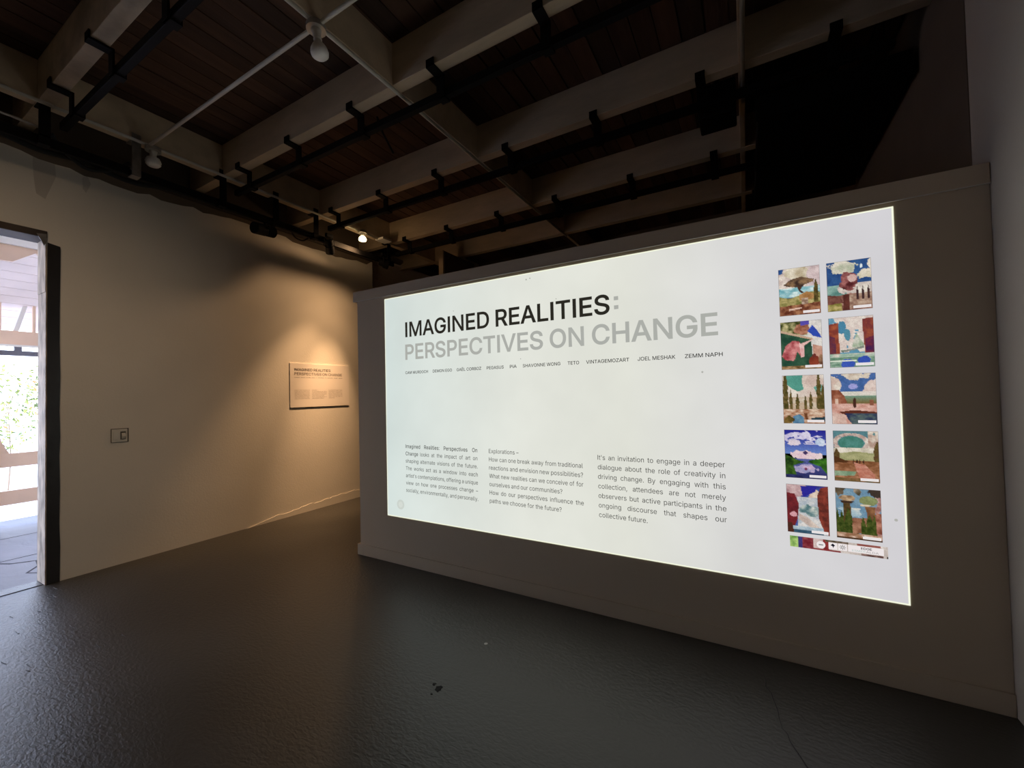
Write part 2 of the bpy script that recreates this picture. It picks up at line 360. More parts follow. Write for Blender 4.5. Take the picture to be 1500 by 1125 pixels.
lit = ceiling_lamp(BULB.x, BULB.y, 3.625, 'glowing warm bulb above the left wall near its far corner', lit=True, zc=3.5)
# ------------------------------------------------------------------ track heads and clutter along the left wall
def track_head(x, y, z, r, ln, aim, label, fins=True, shiny=False):
    t = empty('track_spotlight', (x, y, z)); ps = []
    ps.append(MB().box((x-0.02, y-0.045, z+0.03), (x+0.02, y+0.045, z+0.075)).build('adapter', M['black'], None, 0.004))
    ps.append(MB().tube([(x, y, z+0.04), (x, y, z-0.03)], 0.011, 8).build('stem', M['black']))
    a = Vector(aim).normalized(); c = Vector((x, y, z-0.07))
    p = [c-a*ln*0.5, c-a*ln*0.45, c-a*ln*0.05, c, c+a*ln*0.45, c+a*ln*0.5]
    ps.append(MB().tube(p, [r*0.5, r*0.72, r*0.8, r*0.98, r, r*0.96], 18).build('lamp_housing', M['gloss'] if shiny else M['black']))
    if fins:
        m = MB()
        for k in range(4):
            q = c-a*ln*(0.1+0.09*k); m.tube([q, q-a*0.008], r*0.95, 16)
        ps.append(m.build('cooling_fins', M['gloss'] if shiny else M['black']))
    m = MB(); u = a.cross(Vector((0, 0, 1))).normalized()
    for sgn in (-1, 1):
        m.tube([c+u*sgn*r*1.05, c+u*sgn*r*1.0+Vector((0, 0, 0.06)), (x, y, z-0.02)], 0.006, 6)
    ps.append(m.build('yoke', M['black']))
    adopt(t, *ps); return tag(t, label, 'spotlight')
track_head(-4.47, 2.56, 3.34, 0.062, 0.26, (0.15, -1, -0.12), 'black track spotlight lying along the left track, between the two bulbs')
track_head(-4.44, 3.33, 3.40, 0.055, 0.20, (-0.6, 0.6, -0.7), 'glossy black track spotlight just left of the glowing bulb', shiny=True)
track_head(-4.42, 4.20, 3.40, 0.060, 0.14, (0.5, 0.6, -0.25), 'black track spotlight at the far end of the left track', fins=False)
o = box('junction_plate', (-4.42, 4.05, 3.615), (-4.27, 4.22, 3.645), M['porcelain'], None, 0.006)
tag(o, 'pale flat box on the girder end just beyond the glowing bulb', 'electrical box')
def cable(pts, r, label, m='blackrub'):
    P = [Vector(p) for p in pts]; out = []
    for i in range(len(P)-1):
        p0 = P[max(i-1, 0)]; p1 = P[i]; p2 = P[i+1]; p3 = P[min(i+2, len(P)-1)]
        for k in range(6):
            t = k/6; out.append(0.5*((2*p1)+(p2-p0)*t+(2*p0-5*p1+4*p2-p3)*t*t+(3*p1-p0-3*p2+p3)*t**3))
    out.append(P[-1])
    o = MB().tube(out, r, 8).build('power_cable', M[m], smooth=True); return tag(o, label, 'cable')
cable([(-4.47, 0.98, 3.47), (-4.55, 1.08, 3.40), (-4.62, 1.22, 3.36), (-4.60, 1.36, 3.41), (-4.49, 1.44, 3.47)], 0.016, 'black cable looping off the left track above the doorway corner')
cable([(-4.60, 0.45, 3.46), (-4.62, 0.7, 3.43), (-4.66, 0.95, 3.40), (-4.68, 1.2, 3.43), (-4.64, 1.5, 3.38), (-4.60, 1.8, 3.42), (-4.55, 2.3, 3.40), (-4.58, 2.9, 3.42)], 0.022, 'thick black cable slung behind the left track, drooping at the doorway end')
cable([(-4.50, 2.86, 3.43), (-4.51, 2.92, 3.33), (-4.51, 3.02, 3.31), (-4.50, 3.09, 3.36)], 0.008, 'thin black lead hanging from the left track beside the glossy spotlight')
cable([(-4.43, 0.66, 3.47), (-4.46, 0.78, 3.49), (-4.44, 0.88, 3.475), (-4.46, 0.97, 3.48)], 0.009, 'short grey metal-clad lead on top of the left track at the frame edge', 'galv')
# projector-like black box on the third track
pb = empty('projector', (-0.125, 3.48, 3.46))
adopt(pb, box('projector_body', (-0.25, 3.36, 3.46), (0.0, 3.60, 3.70), M['black'], None, 0.012),
      MB().tube([(-0.125, 3.361, 3.55), (-0.125, 3.352, 3.55)], [0.05, 0.045], 16).build('lens', M['gloss']),
      MB().tube([(-0.125, 3.48, 3.70), (-0.125, 3.48, 3.955)], 0.02, 10).build('mount_pole', M['black']))
du = empty('added_dark_mass', (0.53, 4.15, 3.34))  # added black mass that darkens the right end of the ceiling
adopt(du, box('dark_mass_body', (0.13, 3.37, 3.34), (0.93, 4.93, 3.485), M['black'], None, 0.01), *[box('dark_mass_flange', (0.115, y, 3.33), (0.945, y+0.03, 3.49), M['black'], None, 0.004) for y in (3.36, 4.13, 4.91)],
      *[MB().tube([(x, y, 3.485), (x, y, 3.95)], 0.006, 6).build('hanger_rod', M['black']) for x in (0.2, 0.86) for y in (3.55, 4.75)])
tag(du, 'added flat black mass darkening the right corner of the ceiling, above the projection wall', 'dark mass')
tag(pb, 'small black box fixed beside the third track, left of the added black mass', 'projector')
# ------------------------------------------------------------------ projection wall
PY = 2.65
pw = struct(empty('wall_projection', (-1.1, PY, 0)))
adopt(pw, box('wall_panel', (-3.140, PY, 0.015), (XR-0.002, PY+0.15, 2.425), M['partition']),
      box('top_trim', (-3.185, PY-0.012, 2.338), (XR-0.002, PY+0.165, 2.432), M['partition'], None, 0.004),
      box('trim_highlight_bead', (-3.18, PY-0.019, 2.3345), (XR-0.004, PY-0.010, 2.3385), M['porcelain'], None, 0.001),  # added pale bead, stands in for light catching the trim's lower edge
      box('base_trim', (-3.168, PY-0.012, 0.0), (XR-0.002, PY+0.165, 0.098), M['partition'], None, 0.0015))
# ------------------------------------------------------------------ text
# glyph outlines: character|advance|x y x y ... per contour (cap height 509)
GLYPHS = """'|206|128 318 136 509 70 509 78 318
,|188|84 -119 137 71 68 71 38 -119
.|188|118 1 128 9 140 29 141 41 140 53 128 73 118 81 95 87 73 81 63 73 55 64 50 41 55 18 63 9 73 1 83 -3 95 -4
:|188|118 1 128 9 140 29 141 41 140 53 128 73 118 81 95 87 73 81 63 73 55 64 50 41 55 18 63 9 73 1 83 -3 95 -4|107 272 128 284 140 304 141 316 140 328 128 349 118 356 95 362 73 356 63 349 55 339 50 316 51 304 55 294 63 284 83 272 95 271
?|358|194 152 196 192 204 216 211 226 229 243 275 276 292 292 306 311 316 332 322 356 324 382 322 407 316 430 306 451 292 470 275 486 255 498 232 508 206 514 178 516 151 514 126 508 103 499 82 487 64 471 49 452 38 430 30 406 27 378 92 378 94 396 99 412 115 437 137 453 163 461 193 461 220 452 242 436 257 413 262 384 260 365 255 349 247 334 236 321 209 298 168 269 148 245 141 230 136 211 132 152|176 -3 186 1 196 9 208 29 209 41 208 53 196 73 176 85 164 86 152 85 131 73 124 64 118 41 124 18 131 9 141 1 164 -4
A|480|16 0 85 0 135 142 346 142 395 0 463 0 276 509 201 509|155 199 239 438 326 199
B|456|247 0 284 2 317 8 344 18 368 31 386 48 400 67 410 88 416 111 418 136 416 161 411 184 391 220 378 234 347 254 331 260 315 262 315 267 343 278 368 295 387 320 393 336 397 353 396 398 390 421 381 442 367 461 350 477 329 491 304 501 274 507 241 509 60 509 60 0|125 231 248 231 289 225 320 209 333 197 350 169 355 137 353 115 344 96 330 80 309 67 281 60 245 57 125 57|125 452 240 452 270 449 294 442 313 429 326 412 333 393 336 372 335 355 323 326 314 314 302 304 273 290 238 285 125 285
C|510|293 -6 341 5 363 13 402 38 420 53 448 91 459 112 473 160 408 160 397 128 389 114 369 90 344 72 330 65 300 56 267 53 237 56 210 63 184 76 161 94 141 117 125 145 113 177 106 213 103 254 106 295 113 332 125 364 141 391 161 414 184 432 209 445 237 453 267 456 300 453 315 449 344 437 357 428 380 407 389 395 404 365 408 348 473 348 459 397 435 438 419 456 383 485 362 496 317 511 267 516 225 512 186 501 150 484 119 459 92 429 70 393 53 352 44 305 40 254 44 203 53 157 70 115 92 79 119 49 150 25 186 7 225 -3 267 -7
D|502|268 3 312 14 351 31 384 54 411 83 433 119 449 159 458 205 462 255 458 306 449 351 433 391 412 426 385 455 353 478 315 495 273 505 225 509 93 509 93 452 221 452 258 449 291 441 320 428 344 410 364 388 379 361 390 329 397 294 399 255 397 216 390 181 379 149 363 122 343 99 318 81 288 68 254 60 215 57 96 57 96 0 219 0|60 509 60 0 125 0 125 509
E|419|375 0 375 57 125 57 125 229 355 229 355 286 125 286 125 452 372 452 372 509 60 509 60 0
G|520|308 -4 344 5 377 19 406 38 431 62 451 91 466 124 475 160 478 200 478 256 283 256 283 199 413 199 413 173 407 147 396 123 382 102 365 85 345 71 322 61 296 55 269 53 238 56 210 63 184 76 161 95 141 117 125 145 113 177 106 213 103 254 106 295 113 332 125 364 141 392 160 414 183 432 209 445 236 453 265 456 283 455 300 453 330 443 344 436 368 417 387 393 408 349 474 349 460 395 436 436 421 453 384 483 340 504 316 510 265 516 223 512 184 501 149 484 117 459 91 429 69 393 53 352 43 305 40 254 43 203 53 157 69 116 91 79 118 49 149 25 185 7 225 -3 269 -7
H|517|125 0 125 232 392 232 392 0 457 0 457 509 392 509 392 289 125 289 125 509 60 509 60 0
I|190|62 0 128 0 128 509 62 509
J|396|227 -2 263 11 294 33 318 63 332 100 336 145 336 509 272 509 272 145 269 117 261 93 248 74 230 61 209 53 185 50 160 53 139 61 122 74 108 93 100 117 98 173 33 173 33 145 38 100 52 63 75 33 106 11 143 -2 185 -7
K|467|228 276 231 276 448 509 364 509 174 303 104 216 104 145|125 0 125 334 125 509 60 509 60 0|449 0 228 309 188 259 372 0
L|393|361 0 361 57 125 57 125 509 60 509 60 0
M|628|60 0 122 0 122 400 286 0 342 0 504 400 504 0 568 0 568 509 478 509 314 105 150 509 60 509
N|523|60 0 125 0 125 402 395 0 463 0 463 509 399 509 399 110 131 509 60 509
O|533|309 -3 348 7 384 25 415 49 442 79 464 115 480 157 490 203 493 254 490 305 480 352 464 393 442 429 415 459 384 484 348 501 309 512 267 516 225 512 186 501 150 484 119 459 92 429 70 393 53 352 44 305 40 254 44 203 53 157 70 115 92 79 119 49 150 25 186 7 225 -3 267 -7|237 55 210 63 184 76 161 94 142 117 125 144 113 176 106 213 103 254 106 295 113 332 125 364 142 392 161 415 184 433 210 445 237 453 267 456 296 453 324 446 349 433 372 415 392 392 408 365 420 332 428 295 430 254 428 213 420 176 408 144 392 116 372 94 349 76 324 63 296 55 267 53
P|445|60 0 125 0 125 186 235 186 272 188 305 195 332 207 356 223 375 243 390 265 407 318 409 348 407 377 390 430 375 452 356 471 332 487 305 499 272 506 235 509 60 509|125 242 125 452 257 451 297 439 324 416 333 402 343 367 343 328 333 294 324 279 312 266 279 248 233 242
R|449|60 0 125 0 125 198 236 198 273 200 305 206 333 217 356 232 376 250 390 271 401 296 407 323 409 352 407 381 401 408 390 433 376 455 356 473 333 489 305 500 273 506 236 509 60 509|125 255 125 452 258 451 298 440 325 419 334 405 344 371 344 333 334 300 325 287 313 276 298 267 280 260 234 255|428 0 303 229 230 229 353 0
S|447|261 -7 294 0 323 11 349 25 370 43 386 64 399 87 406 112 408 139 407 161 395 198 384 213 359 238 312 264 198 297 169 308 142 324 122 345 117 359 115 376 121 405 129 418 139 430 167 448 204 457 225 459 254 456 280 449 302 437 320 421 332 402 337 378 401 378 398 403 390 427 377 449 360 468 340 484 316 498 289 508 259 514 227 516 195 514 165 508 138 498 113 484 92 468 75 448 62 425 54 400 52 372 56 341 67 313 86 289 112 269 145 253 184 239 263 217 296 205 322 189 340 168 346 139 344 122 338 106 329 92 317 79 286 60 246 50 224 49 185 53 150 66 123 88 114 102 104 137 38 137 42 109 51 83 64 60 81 40 102 23 128 9 156 -1 188 -7 224 -9
T|449|193 452 193 0 257 0 257 452 417 452 417 509 32 509 32 452
U|517|297 -6 332 2 363 15 391 33 414 55 433 80 446 108 454 140 457 173 457 509 393 509 393 178 391 155 377 113 364 95 349 80 331 68 309 59 285 53 259 52 232 53 208 59 187 68 169 80 153 95 141 113 132 133 126 155 124 178 124 509 60 509 60 173 63 140 71 108 85 80 103 55 126 33 154 15 186 2 220 -6 259 -8
V|480|204 0 278 0 463 509 395 509 241 72 84 509 16 509
W|686|155 0 230 0 343 400 455 0 530 0 670 509 603 509 492 90 380 509 306 509 193 90 82 509 16 509
Z|438|42 0 399 0 399 57 120 57 397 462 397 509 40 509 40 452 316 452 42 46
a|389|199 -4 229 8 252 25 272 52 277 52 277 0 337 0 337 251 335 278 330 301 322 320 300 350 271 369 239 379 208 384 173 383 133 375 95 358 64 331 51 313 41 291 100 274 110 292 127 309 149 322 163 327 178 330 212 330 240 322 251 315 267 297 272 285 276 255 271 240 257 231 247 229 125 211 78 193 53 174 43 161 36 146 30 108 32 84 38 63 60 29 76 15 115 -3 160 -9|142 48 119 57 109 64 96 82 92 105 93 118 103 139 122 153 147 163 191 170 251 180 267 184 276 190 274 122 263 93 242 68 211 51 170 45
b|424|260 -6 288 3 313 16 336 34 355 57 370 84 381 116 388 151 390 189 388 227 381 261 370 293 354 320 335 342 313 361 287 374 259 382 229 384 207 383 188 379 171 373 158 364 137 346 118 319 114 319 114 509 53 509 53 0 112 0 112 59 118 59 147 21 172 4 189 -3 208 -7 229 -8|198 49 179 55 162 65 147 78 135 95 125 115 114 162 113 189 118 241 134 282 147 299 161 312 178 322 198 328 220 330 243 328 262 322 280 311 295 298 307 281 323 239 328 189 323 139 316 117 306 97 294 80 279 66 262 55 242 49 220 47
c|396|244 -5 261 -1 292 12 306 21 331 43 341 56 350 70 363 102 304 117 292 89 271 66 253 55 232 49 207 46 184 49 163 55 145 66 130 80 118 97 108 117 102 139 96 187 102 236 108 258 130 296 145 310 163 321 184 328 207 330 242 325 270 311 290 289 300 272 303 262 362 277 349 308 330 335 305 356 276 371 260 377 226 384 174 382 144 374 117 360 93 341 72 318 56 291 44 260 37 225 34 187 37 150 44 116 56 85 72 58 93 35 117 16 144 3 174 -5 207 -8
d|424|217 -7 236 -3 266 12 287 31 307 59 313 59 313 0 372 0 372 509 311 509 311 319 306 319 295 336 278 355 253 373 218 383 165 382 137 374 112 361 89 342 70 320 55 293 43 261 36 227 34 189 36 151 43 116 55 84 70 57 89 34 111 16 137 3 165 -6 195 -8|182 49 162 55 145 66 130 80 118 97 102 139 96 189 102 239 108 261 118 281 130 298 162 322 182 328 205 330 227 328 246 322 263 312 278 299 300 263 306 241 312 189 306 138 299 115 290 95 278 78 263 65 246 55 226 49 205 47
e|404|261 -3 283 4 302 14 335 39 358 72 365 91 306 105 294 82 276 65 254 53 227 47 190 48 169 53 151 61 135 73 121 88 110 106 102 127 97 169 371 169 370 227 365 256 347 305 334 324 303 355 285 366 246 380 205 384 172 382 142 373 115 359 91 340 71 317 55 290 44 258 36 224 34 187 37 150 44 116 56 85 72 58 92 35 117 16 145 3 177 -5 212 -8|97 221 109 270 119 286 131 301 146 313 164 323 183 328 205 330 227 328 246 323 263 314 277 301 298 269 308 221
f|254|6 379 6 327 228 327 228 379|142 0 142 419 143 435 147 449 154 460 164 468 178 472 202 474 227 468 243 521 238 523 201 530 169 529 152 525 135 519 107 499 96 486 87 470 82 452 81 432 81 0
g|425|237 -149 265 -144 291 -136 314 -124 334 -109 350 -90 363 -67 370 -40 372 -9 372 379 313 379 313 319 308 319 279 356 253 373 218 383 196 384 166 382 138 374 112 361 90 342 71 320 55 293 43 263 36 229 34 191 36 154 43 120 55 90 71 65 90 43 113 27 138 14 165 7 195 5 217 6 236 10 266 23 287 41 306 68 311 68 311 -6 308 -34 298 -58 282 -75 261 -87 236 -95 207 -97 169 -93 142 -82 131 -74 101 -41 51 -69 59 -84 82 -110 114 -132 156 -146 207 -151|183 61 163 66 145 76 131 88 118 104 102 144 96 193 102 241 118 282 130 298 145 312 163 322 182 328 205 330 227 328 247 322 264 312 279 299 291 283 307 242 311 219 312 193 311 166 307 142 300 121 278 87 264 75 246 66 227 61 205 59
h|410|115 248 126 283 147 308 161 317 192 328 210 329 235 326 256 318 273 304 286 286 293 263 296 235 296 0 357 0 357 240 355 271 350 298 341 321 328 340 313 356 295 369 252 383 227 384 200 382 175 374 152 362 132 344 116 319 102 287 114 287 114 509 53 509 53 0 114 0 114 227
i|167|114 0 114 379 53 379 53 0|105 448 114 455 125 472 126 483 121 504 114 512 95 522 84 524 63 518 54 512 47 504 41 483 47 463 54 455 73 444 84 443
k|381|177 199 184 199 360 379 284 379 121 212 110 212 110 137|114 0 114 509 53 509 53 0|372 0 191 229 148 186 294 0
l|189|154 -2 181 3 170 54 157 52 135 53 120 62 114 83 114 509 53 509 53 84 55 59 62 37 74 20 91 8 112 0 139 -2
m|610|114 0 115 257 119 274 126 289 145 312 158 320 171 326 199 330 220 328 238 322 253 311 265 297 272 280 274 260 274 0 335 0 336 263 345 290 363 312 387 326 419 330 438 329 456 323 473 313 485 298 493 279 496 254 496 0 557 0 557 255 555 283 550 307 541 328 529 346 514 361 497 372 458 385 417 385 381 375 364 366 350 356 326 329 312 295 321 295 314 320 303 342 287 361 268 375 245 383 219 386 187 382 172 376 144 358 132 346 122 331 108 295 112 295 112 379 53 379 53 0
n|410|115 248 126 283 147 308 161 317 192 328 210 329 235 326 256 318 273 304 286 286 293 263 296 235 296 0 357 0 357 240 355 271 350 298 341 321 328 340 313 356 295 369 252 383 227 384 200 382 175 374 152 362 132 344 116 319 102 287 112 287 112 379 53 379 53 0 114 0 114 227
o|415|241 -5 271 3 299 16 323 35 343 58 359 85 371 116 379 150 381 187 379 225 371 260 359 291 343 318 323 341 299 360 271 374 241 382 207 384 174 382 144 374 117 360 93 341 72 318 56 291 44 260 37 225 34 187 37 150 44 116 56 85 72 58 93 35 117 16 144 3 174 -5 207 -8|184 49 163 55 145 66 130 80 118 97 108 117 102 139 96 187 102 236 108 258 130 296 145 310 163 321 184 328 207 330 231 328 252 321 270 310 285 296 298 278 314 236 319 187 314 139 298 97 285 80 270 66 252 55 231 49 207 46
p|424|114 -143 114 59 118 59 138 31 159 12 189 -3 208 -7 260 -6 288 3 313 16 336 34 355 57 370 84 381 116 388 151 390 189 388 227 381 261 370 293 354 320 335 342 313 361 287 374 259 382 229 384 207 383 188 379 171 373 158 364 137 346 118 319 112 319 112 379 53 379 53 -143|198 49 179 55 162 65 147 78 135 95 125 115 114 162 113 189 118 241 134 282 147 299 161 312 178 322 198 328 220 330 243 328 262 322 280 311 295 298 307 281 323 239 328 189 323 139 316 117 306 97 294 80 279 66 262 55 242 49 220 47
q|424|372 379 313 379 313 319 307 319 287 346 267 364 253 373 218 383 165 382 137 374 112 361 89 342 70 320 55 293 43 261 36 227 34 189 36 151 43 116 55 84 70 57 89 34 111 16 137 3 165 -6 195 -8 217 -7 236 -3 266 12 277 21 295 41 306 59 311 59 311 -143 372 -143|182 49 162 55 145 66 130 80 118 97 102 139 96 189 102 239 108 261 118 281 130 298 162 322 182 328 205 330 227 328 246 322 263 312 278 299 300 263 306 241 312 189 306 138 299 115 290 95 278 78 263 65 246 55 226 49 205 47
r|259|114 0 114 237 115 254 126 284 146 306 159 315 174 321 207 326 243 322 243 384 191 383 171 377 152 367 137 354 124 339 115 321 112 321 112 379 53 379 53 0
s|365|210 -7 236 -2 260 6 298 31 312 47 323 65 329 85 331 107 328 131 320 153 306 171 287 187 261 200 172 223 136 235 124 243 115 253 110 264 109 277 111 292 119 305 131 317 147 326 166 331 187 333 210 331 228 325 243 316 254 304 268 277 324 290 318 308 299 339 271 363 234 379 212 383 187 384 161 383 137 378 95 360 79 347 65 332 55 314 49 295 47 274 50 249 58 227 72 208 92 192 118 180 149 170 229 150 243 144 254 136 262 126 268 103 265 88 258 74 244 62 227 53 206 47 181 45 160 47 141 52 124 60 111 72 101 87 94 107 36 94 41 73 50 54 76 24 93 12 112 3 133 -3 182 -8
t|227|6 379 6 327 204 327 204 379|65 93 68 64 77 41 92 21 113 7 138 -1 168 -4 200 -2 213 2 202 54 180 50 156 51 144 55 136 61 130 70 126 98 126 471 65 471
u|410|209 -3 234 5 257 17 277 35 294 60 307 92 298 92 298 0 357 0 357 379 296 379 295 132 283 97 263 71 234 55 218 51 200 50 175 53 154 61 137 75 124 94 116 117 114 144 114 379 53 379 53 139 54 109 60 82 69 59 82 39 97 23 115 11 135 2 182 -5
v|389|163 0 226 0 371 379 305 379 195 75 84 379 17 379
w|567|138 0 199 0 284 310 368 0 429 0 545 379 480 379 398 80 316 379 252 379 168 80 87 379 23 379
x|379|21 0 91 0 189 142 287 0 358 0 225 192 352 379 282 379 190 245 100 379 29 379 155 192
y|389|57 -142 91 -145 125 -141 139 -136 165 -119 177 -107 196 -77 371 379 305 379 216 132 190 42 184 21 206 21 173 132 84 379 17 379 163 -1 145 -51 138 -64 122 -81 104 -89 94 -90 61 -86 47 -139
Ë|419|375 0 375 57 125 57 125 229 355 229 355 286 125 286 125 452 372 452 372 509 60 509 60 0|310 577 318 584 325 592 330 612 325 633 318 641 310 648 290 653 270 648 261 641 255 633 249 612 255 592 261 584 270 577 290 572|166 577 175 584 185 602 186 612 185 623 175 641 166 648 146 653 126 648 117 641 111 633 105 612 111 592 117 584 126 577 146 572
–|350|0 244 0 188 350 188 350 244"""
GL = {}
for row in GLYPHS.split('\n'):
    q = row.split('|'); GL[q[0]] = (int(q[1]), [np.array([int(i) for i in c.split()], float).reshape(-1, 2) for c in q[2:]])
_fc = {}
def glyph(c, off):
    if (c, off) in _fc: return _fc[(c, off)]
    loops = []
    for L in GL[c][1]:
        a = L-np.roll(L, 1, 0); b = np.roll(L, -1, 0)-L
        a = a/np.linalg.norm(a, axis=1)[:, None]; b = b/np.linalg.norm(b, axis=1)[:, None]
        na = np.stack([a[:, 1], -a[:, 0]], 1); nb = np.stack([b[:, 1], -b[:, 0]], 1); n = na+nb
        k = np.maximum((n*na).sum(1), 0.5); loops.append(L+n/k[:, None]*off)
    area = lambda l: (l[:, 0]*np.roll(l[:, 1], -1)-np.roll(l[:, 0], -1)*l[:, 1]).sum()
    outer = [l for l in loops if area(l) > 0]; holes = [l for l in loops if area(l) <= 0]; V = []; F = []
    for l in outer:      # each outline with the holes that lie in it (overlapping strokes stay separate outlines)
        g = [l]+[h for h in holes if l[:, 0].min() <= h[:, 0].mean() <= l[:, 0].max() and l[:, 1].min() <= h[:, 1].mean() <= l[:, 1].max()]
        P = np.concatenate(g); n = sum(len(q) for q in V)
        F += [tuple(n+i for i in t) for t in tessellate_polygon([[Vector((x, y, 0)) for x, y in q] for q in g])]; V.append(P)
    r = (np.concatenate(V), F); _fc[(c, off)] = r; return r
def glyphs(s, off):
    V = []; F = []; x = 0; n = 0
    for c in s:
        if c == ' ': x += 180; continue
        v, f = glyph(c, off*509); V.append(v+[x, 0]); F += [tuple(n+i for i in t) for t in f]; n += len(v); x += GL[c][0]
    return np.concatenate(V), F
CAP = 509.0
class Text:
    def __init__(s): s.v = []; s.f = []
    def word(s, t, x0, zb, cap, x1=None, off=0.0, hs=1.0):
        vs, fs = glyphs(t, off)
        k = cap/CAP; lo, hi = vs[:, 0].min(), vs[:, 0].max()
        kx = k*hs if x1 is None else (x1-x0)/(hi-lo)
        n = len(s.v)
        s.v += [(x0+(a-lo)*kx, zb+b*k) for a, b in vs]; s.f += [tuple(n+i for i in f) for f in fs]
        return (hi-lo)*kx
    def build(s, name, m, parent, place, depth=0.0006):
        # tiny thickness: lettering stands as a film on its surface
        nv = len(s.v); V = [place(a, b, depth) for a, b in s.v]
        me = bpy.data.meshes.new(name); me.from_pydata(V, [], s.f); 
        o = link(name, me, m); adopt(parent, o); return o
def wwidth(t, cap, off, hs): 
    vs, _ = glyphs(t, off); return (vs[:, 0].max()-vs[:, 0].min())*cap/CAP*hs
def word_part(T, col):
    r = slide.location+(col.location-slide.location)
    me = bpy.data.meshes.new('word'); me.from_pydata([(a-col.location.x, -0.0006, b-col.location.z) for a, b in T.v], [], T.f); link('word', me, E_text, col)
def paragraph(T, lines, x0, x1, z0, dz, cap, off, hs, boldn=(), emit=None):
    for i, (ln, just) in enumerate(lines):
        ws = ln.split(); W = [wwidth(q, cap, off, hs) for q in ws]; tot = sum(W)
        gap = (x1-x0-tot)/(len(ws)-1) if just and len(ws) > 1 else cap*0.42
        sc = 1.0
        if just and gap < cap*0.46:
            sc = (x1-x0-cap*0.46*(len(ws)-1))/tot; gap = cap*0.46
        x = x0
        for q, wd in zip(ws, W):
            if emit: T = Text()
            T.word(q, x, z0-i*dz, cap, x1=x+wd*sc, off=off+(0.012 if q in boldn and i < 2 else 0)); x += wd*sc+gap
            if emit: emit(T)
P1 = [('Imagined Realities: Perspectives On', 1), ('Change looks at the impact of art on', 1), ('shaping alternate visions of the future.', 1), ('The works act as a window into each', 1), ("artist's contemplations, offering a unique", 1), ('view on how one processes change \u2013', 1), ('socially, environmentally, and personally.', 1)]
P2 = [('Explorations \u2013', 0), ('How can one break away from traditional', 1), ('reactions and envision new possibilities?', 1), ('What new realities can we conceive of for', 1), ('ourselves and our communities?', 0), ('How do our perspectives influence the', 1), ('paths we choose for the future?', 0)]
P3 = [("It's an invitation to engage in a deeper", 1), ('dialogue about the role of creativity in', 1), ('driving change. By engaging with this', 1), ('collection, attendees are not merely', 1), ('observers but active participants in the', 1), ('ongoing discourse that shapes our', 1), ('collective future.', 0)]
NAMES = [('CAM MURDOCH', -2.547, -2.295), ('DEMON EGO', -2.244, -2.046), ('GA\u00cbL CORBOZ', -1.999, -1.765), ('PEGASUS', -1.715, -1.564), ('PiA', -1.512, -1.454), ('SHAVONNE WONG', -1.404, -1.11), ('TETO', -1.057, -0.974), ('VINTAGEMOZART', -0.925, -0.640), ('JOEL MESHAK', -0.587, -0.365), ('ZEMM NAPH', -0.312, -0.111)]
# ------------------------------------------------------------------ the projected slide
def emi(name, c, var=0.0):
    m = mat(name, (0.0, 0.0, 0.0), 0.9, spec=0.0, emit=c, estr=SLIDE/0.80)
    return m
def slide_mat():
    m = bpy.data.materials.new('projected_white'); m.use_nodes = True; n = m.node_tree.nodes; l = m.node_tree.links; b = n['Principled BSDF']
    b.inputs['Base Color'].default_value = (0, 0, 0, 1); b.inputs['Specular IOR Level'].default_value = 0; b.inputs['Roughness'].default_value = 0.9
    t = n.new('ShaderNodeTexCoord'); s = n.new('ShaderNodeSeparateXYZ'); l.new(t.outputs['Object'], s.inputs[0])
    r = n.new('ShaderNodeValToRGB'); mr = n.new('ShaderNodeMapRange'); mr.inputs['From Min'].default_value = -1.7; mr.inputs['From Max'].default_value = 1.7
    l.new(s.outputs['X'], mr.inputs[0]); l.new(mr.outputs[0], r.inputs[0])
    e = r.color_ramp.elements; e[0].position = 0; e[0].color = (*lin((212, 224, 220)), 1); e[1].position = 1; e[1].color = (*lin((212, 210, 214)), 1)
    for p, c in ((0.08, (218, 227, 222)), (0.4, (229, 231, 222)), (0.62, (226, 227, 217)), (0.85, (217, 216, 217))):
        q = e.new(p); q.color = (*lin(c), 1)
    z = n.new('ShaderNodeTexNoise'); z.inputs['Scale'].default_value = 1.6; z.inputs['Detail'].default_value = 3; l.new(t.outputs['Object'], z.inputs['Vector'])
    mz = n.new('ShaderNodeMapRange'); mz.inputs['From Min'].default_value = 0.3; mz.inputs['From Max'].default_value = 0.7; mz.inputs['To Min'].default_value = 0.93; mz.inputs['To Max'].default_value = 1.03
    l.new(z.outputs[0], mz.inputs[0])
    mx = n.new('ShaderNodeVectorMath'); mx.operation = 'SCALE'; l.new(r.outputs[0], mx.inputs[0]); l.new(mz.outputs[0], mx.inputs['Scale'])
    l.new(mx.outputs[0], b.inputs['Emission Color']); b.inputs['Emission Strength'].default_value = SLIDE/0.80
    return m
SX0, SX1, SZ0, SZ1 = -2.782, 0.643, 0.405, 2.312
slide = empty('projected_slide', ((SX0+SX1)/2, PY-0.002, SZ0))
tag(slide, 'bright white projected slide with title, text columns and ten small pictures', 'projection')
def pl(a, b, d): return (a, PY-0.003-d, b)
o = box('slide_background', (SX0, PY-0.003, SZ0), (SX1, PY-0.0002, SZ1), slide_mat())
o.data.transform(Matrix.Translation((1.07, 0, -1.36))); adopt(slide, o); o.location = (-1.07, 0, 1.36)
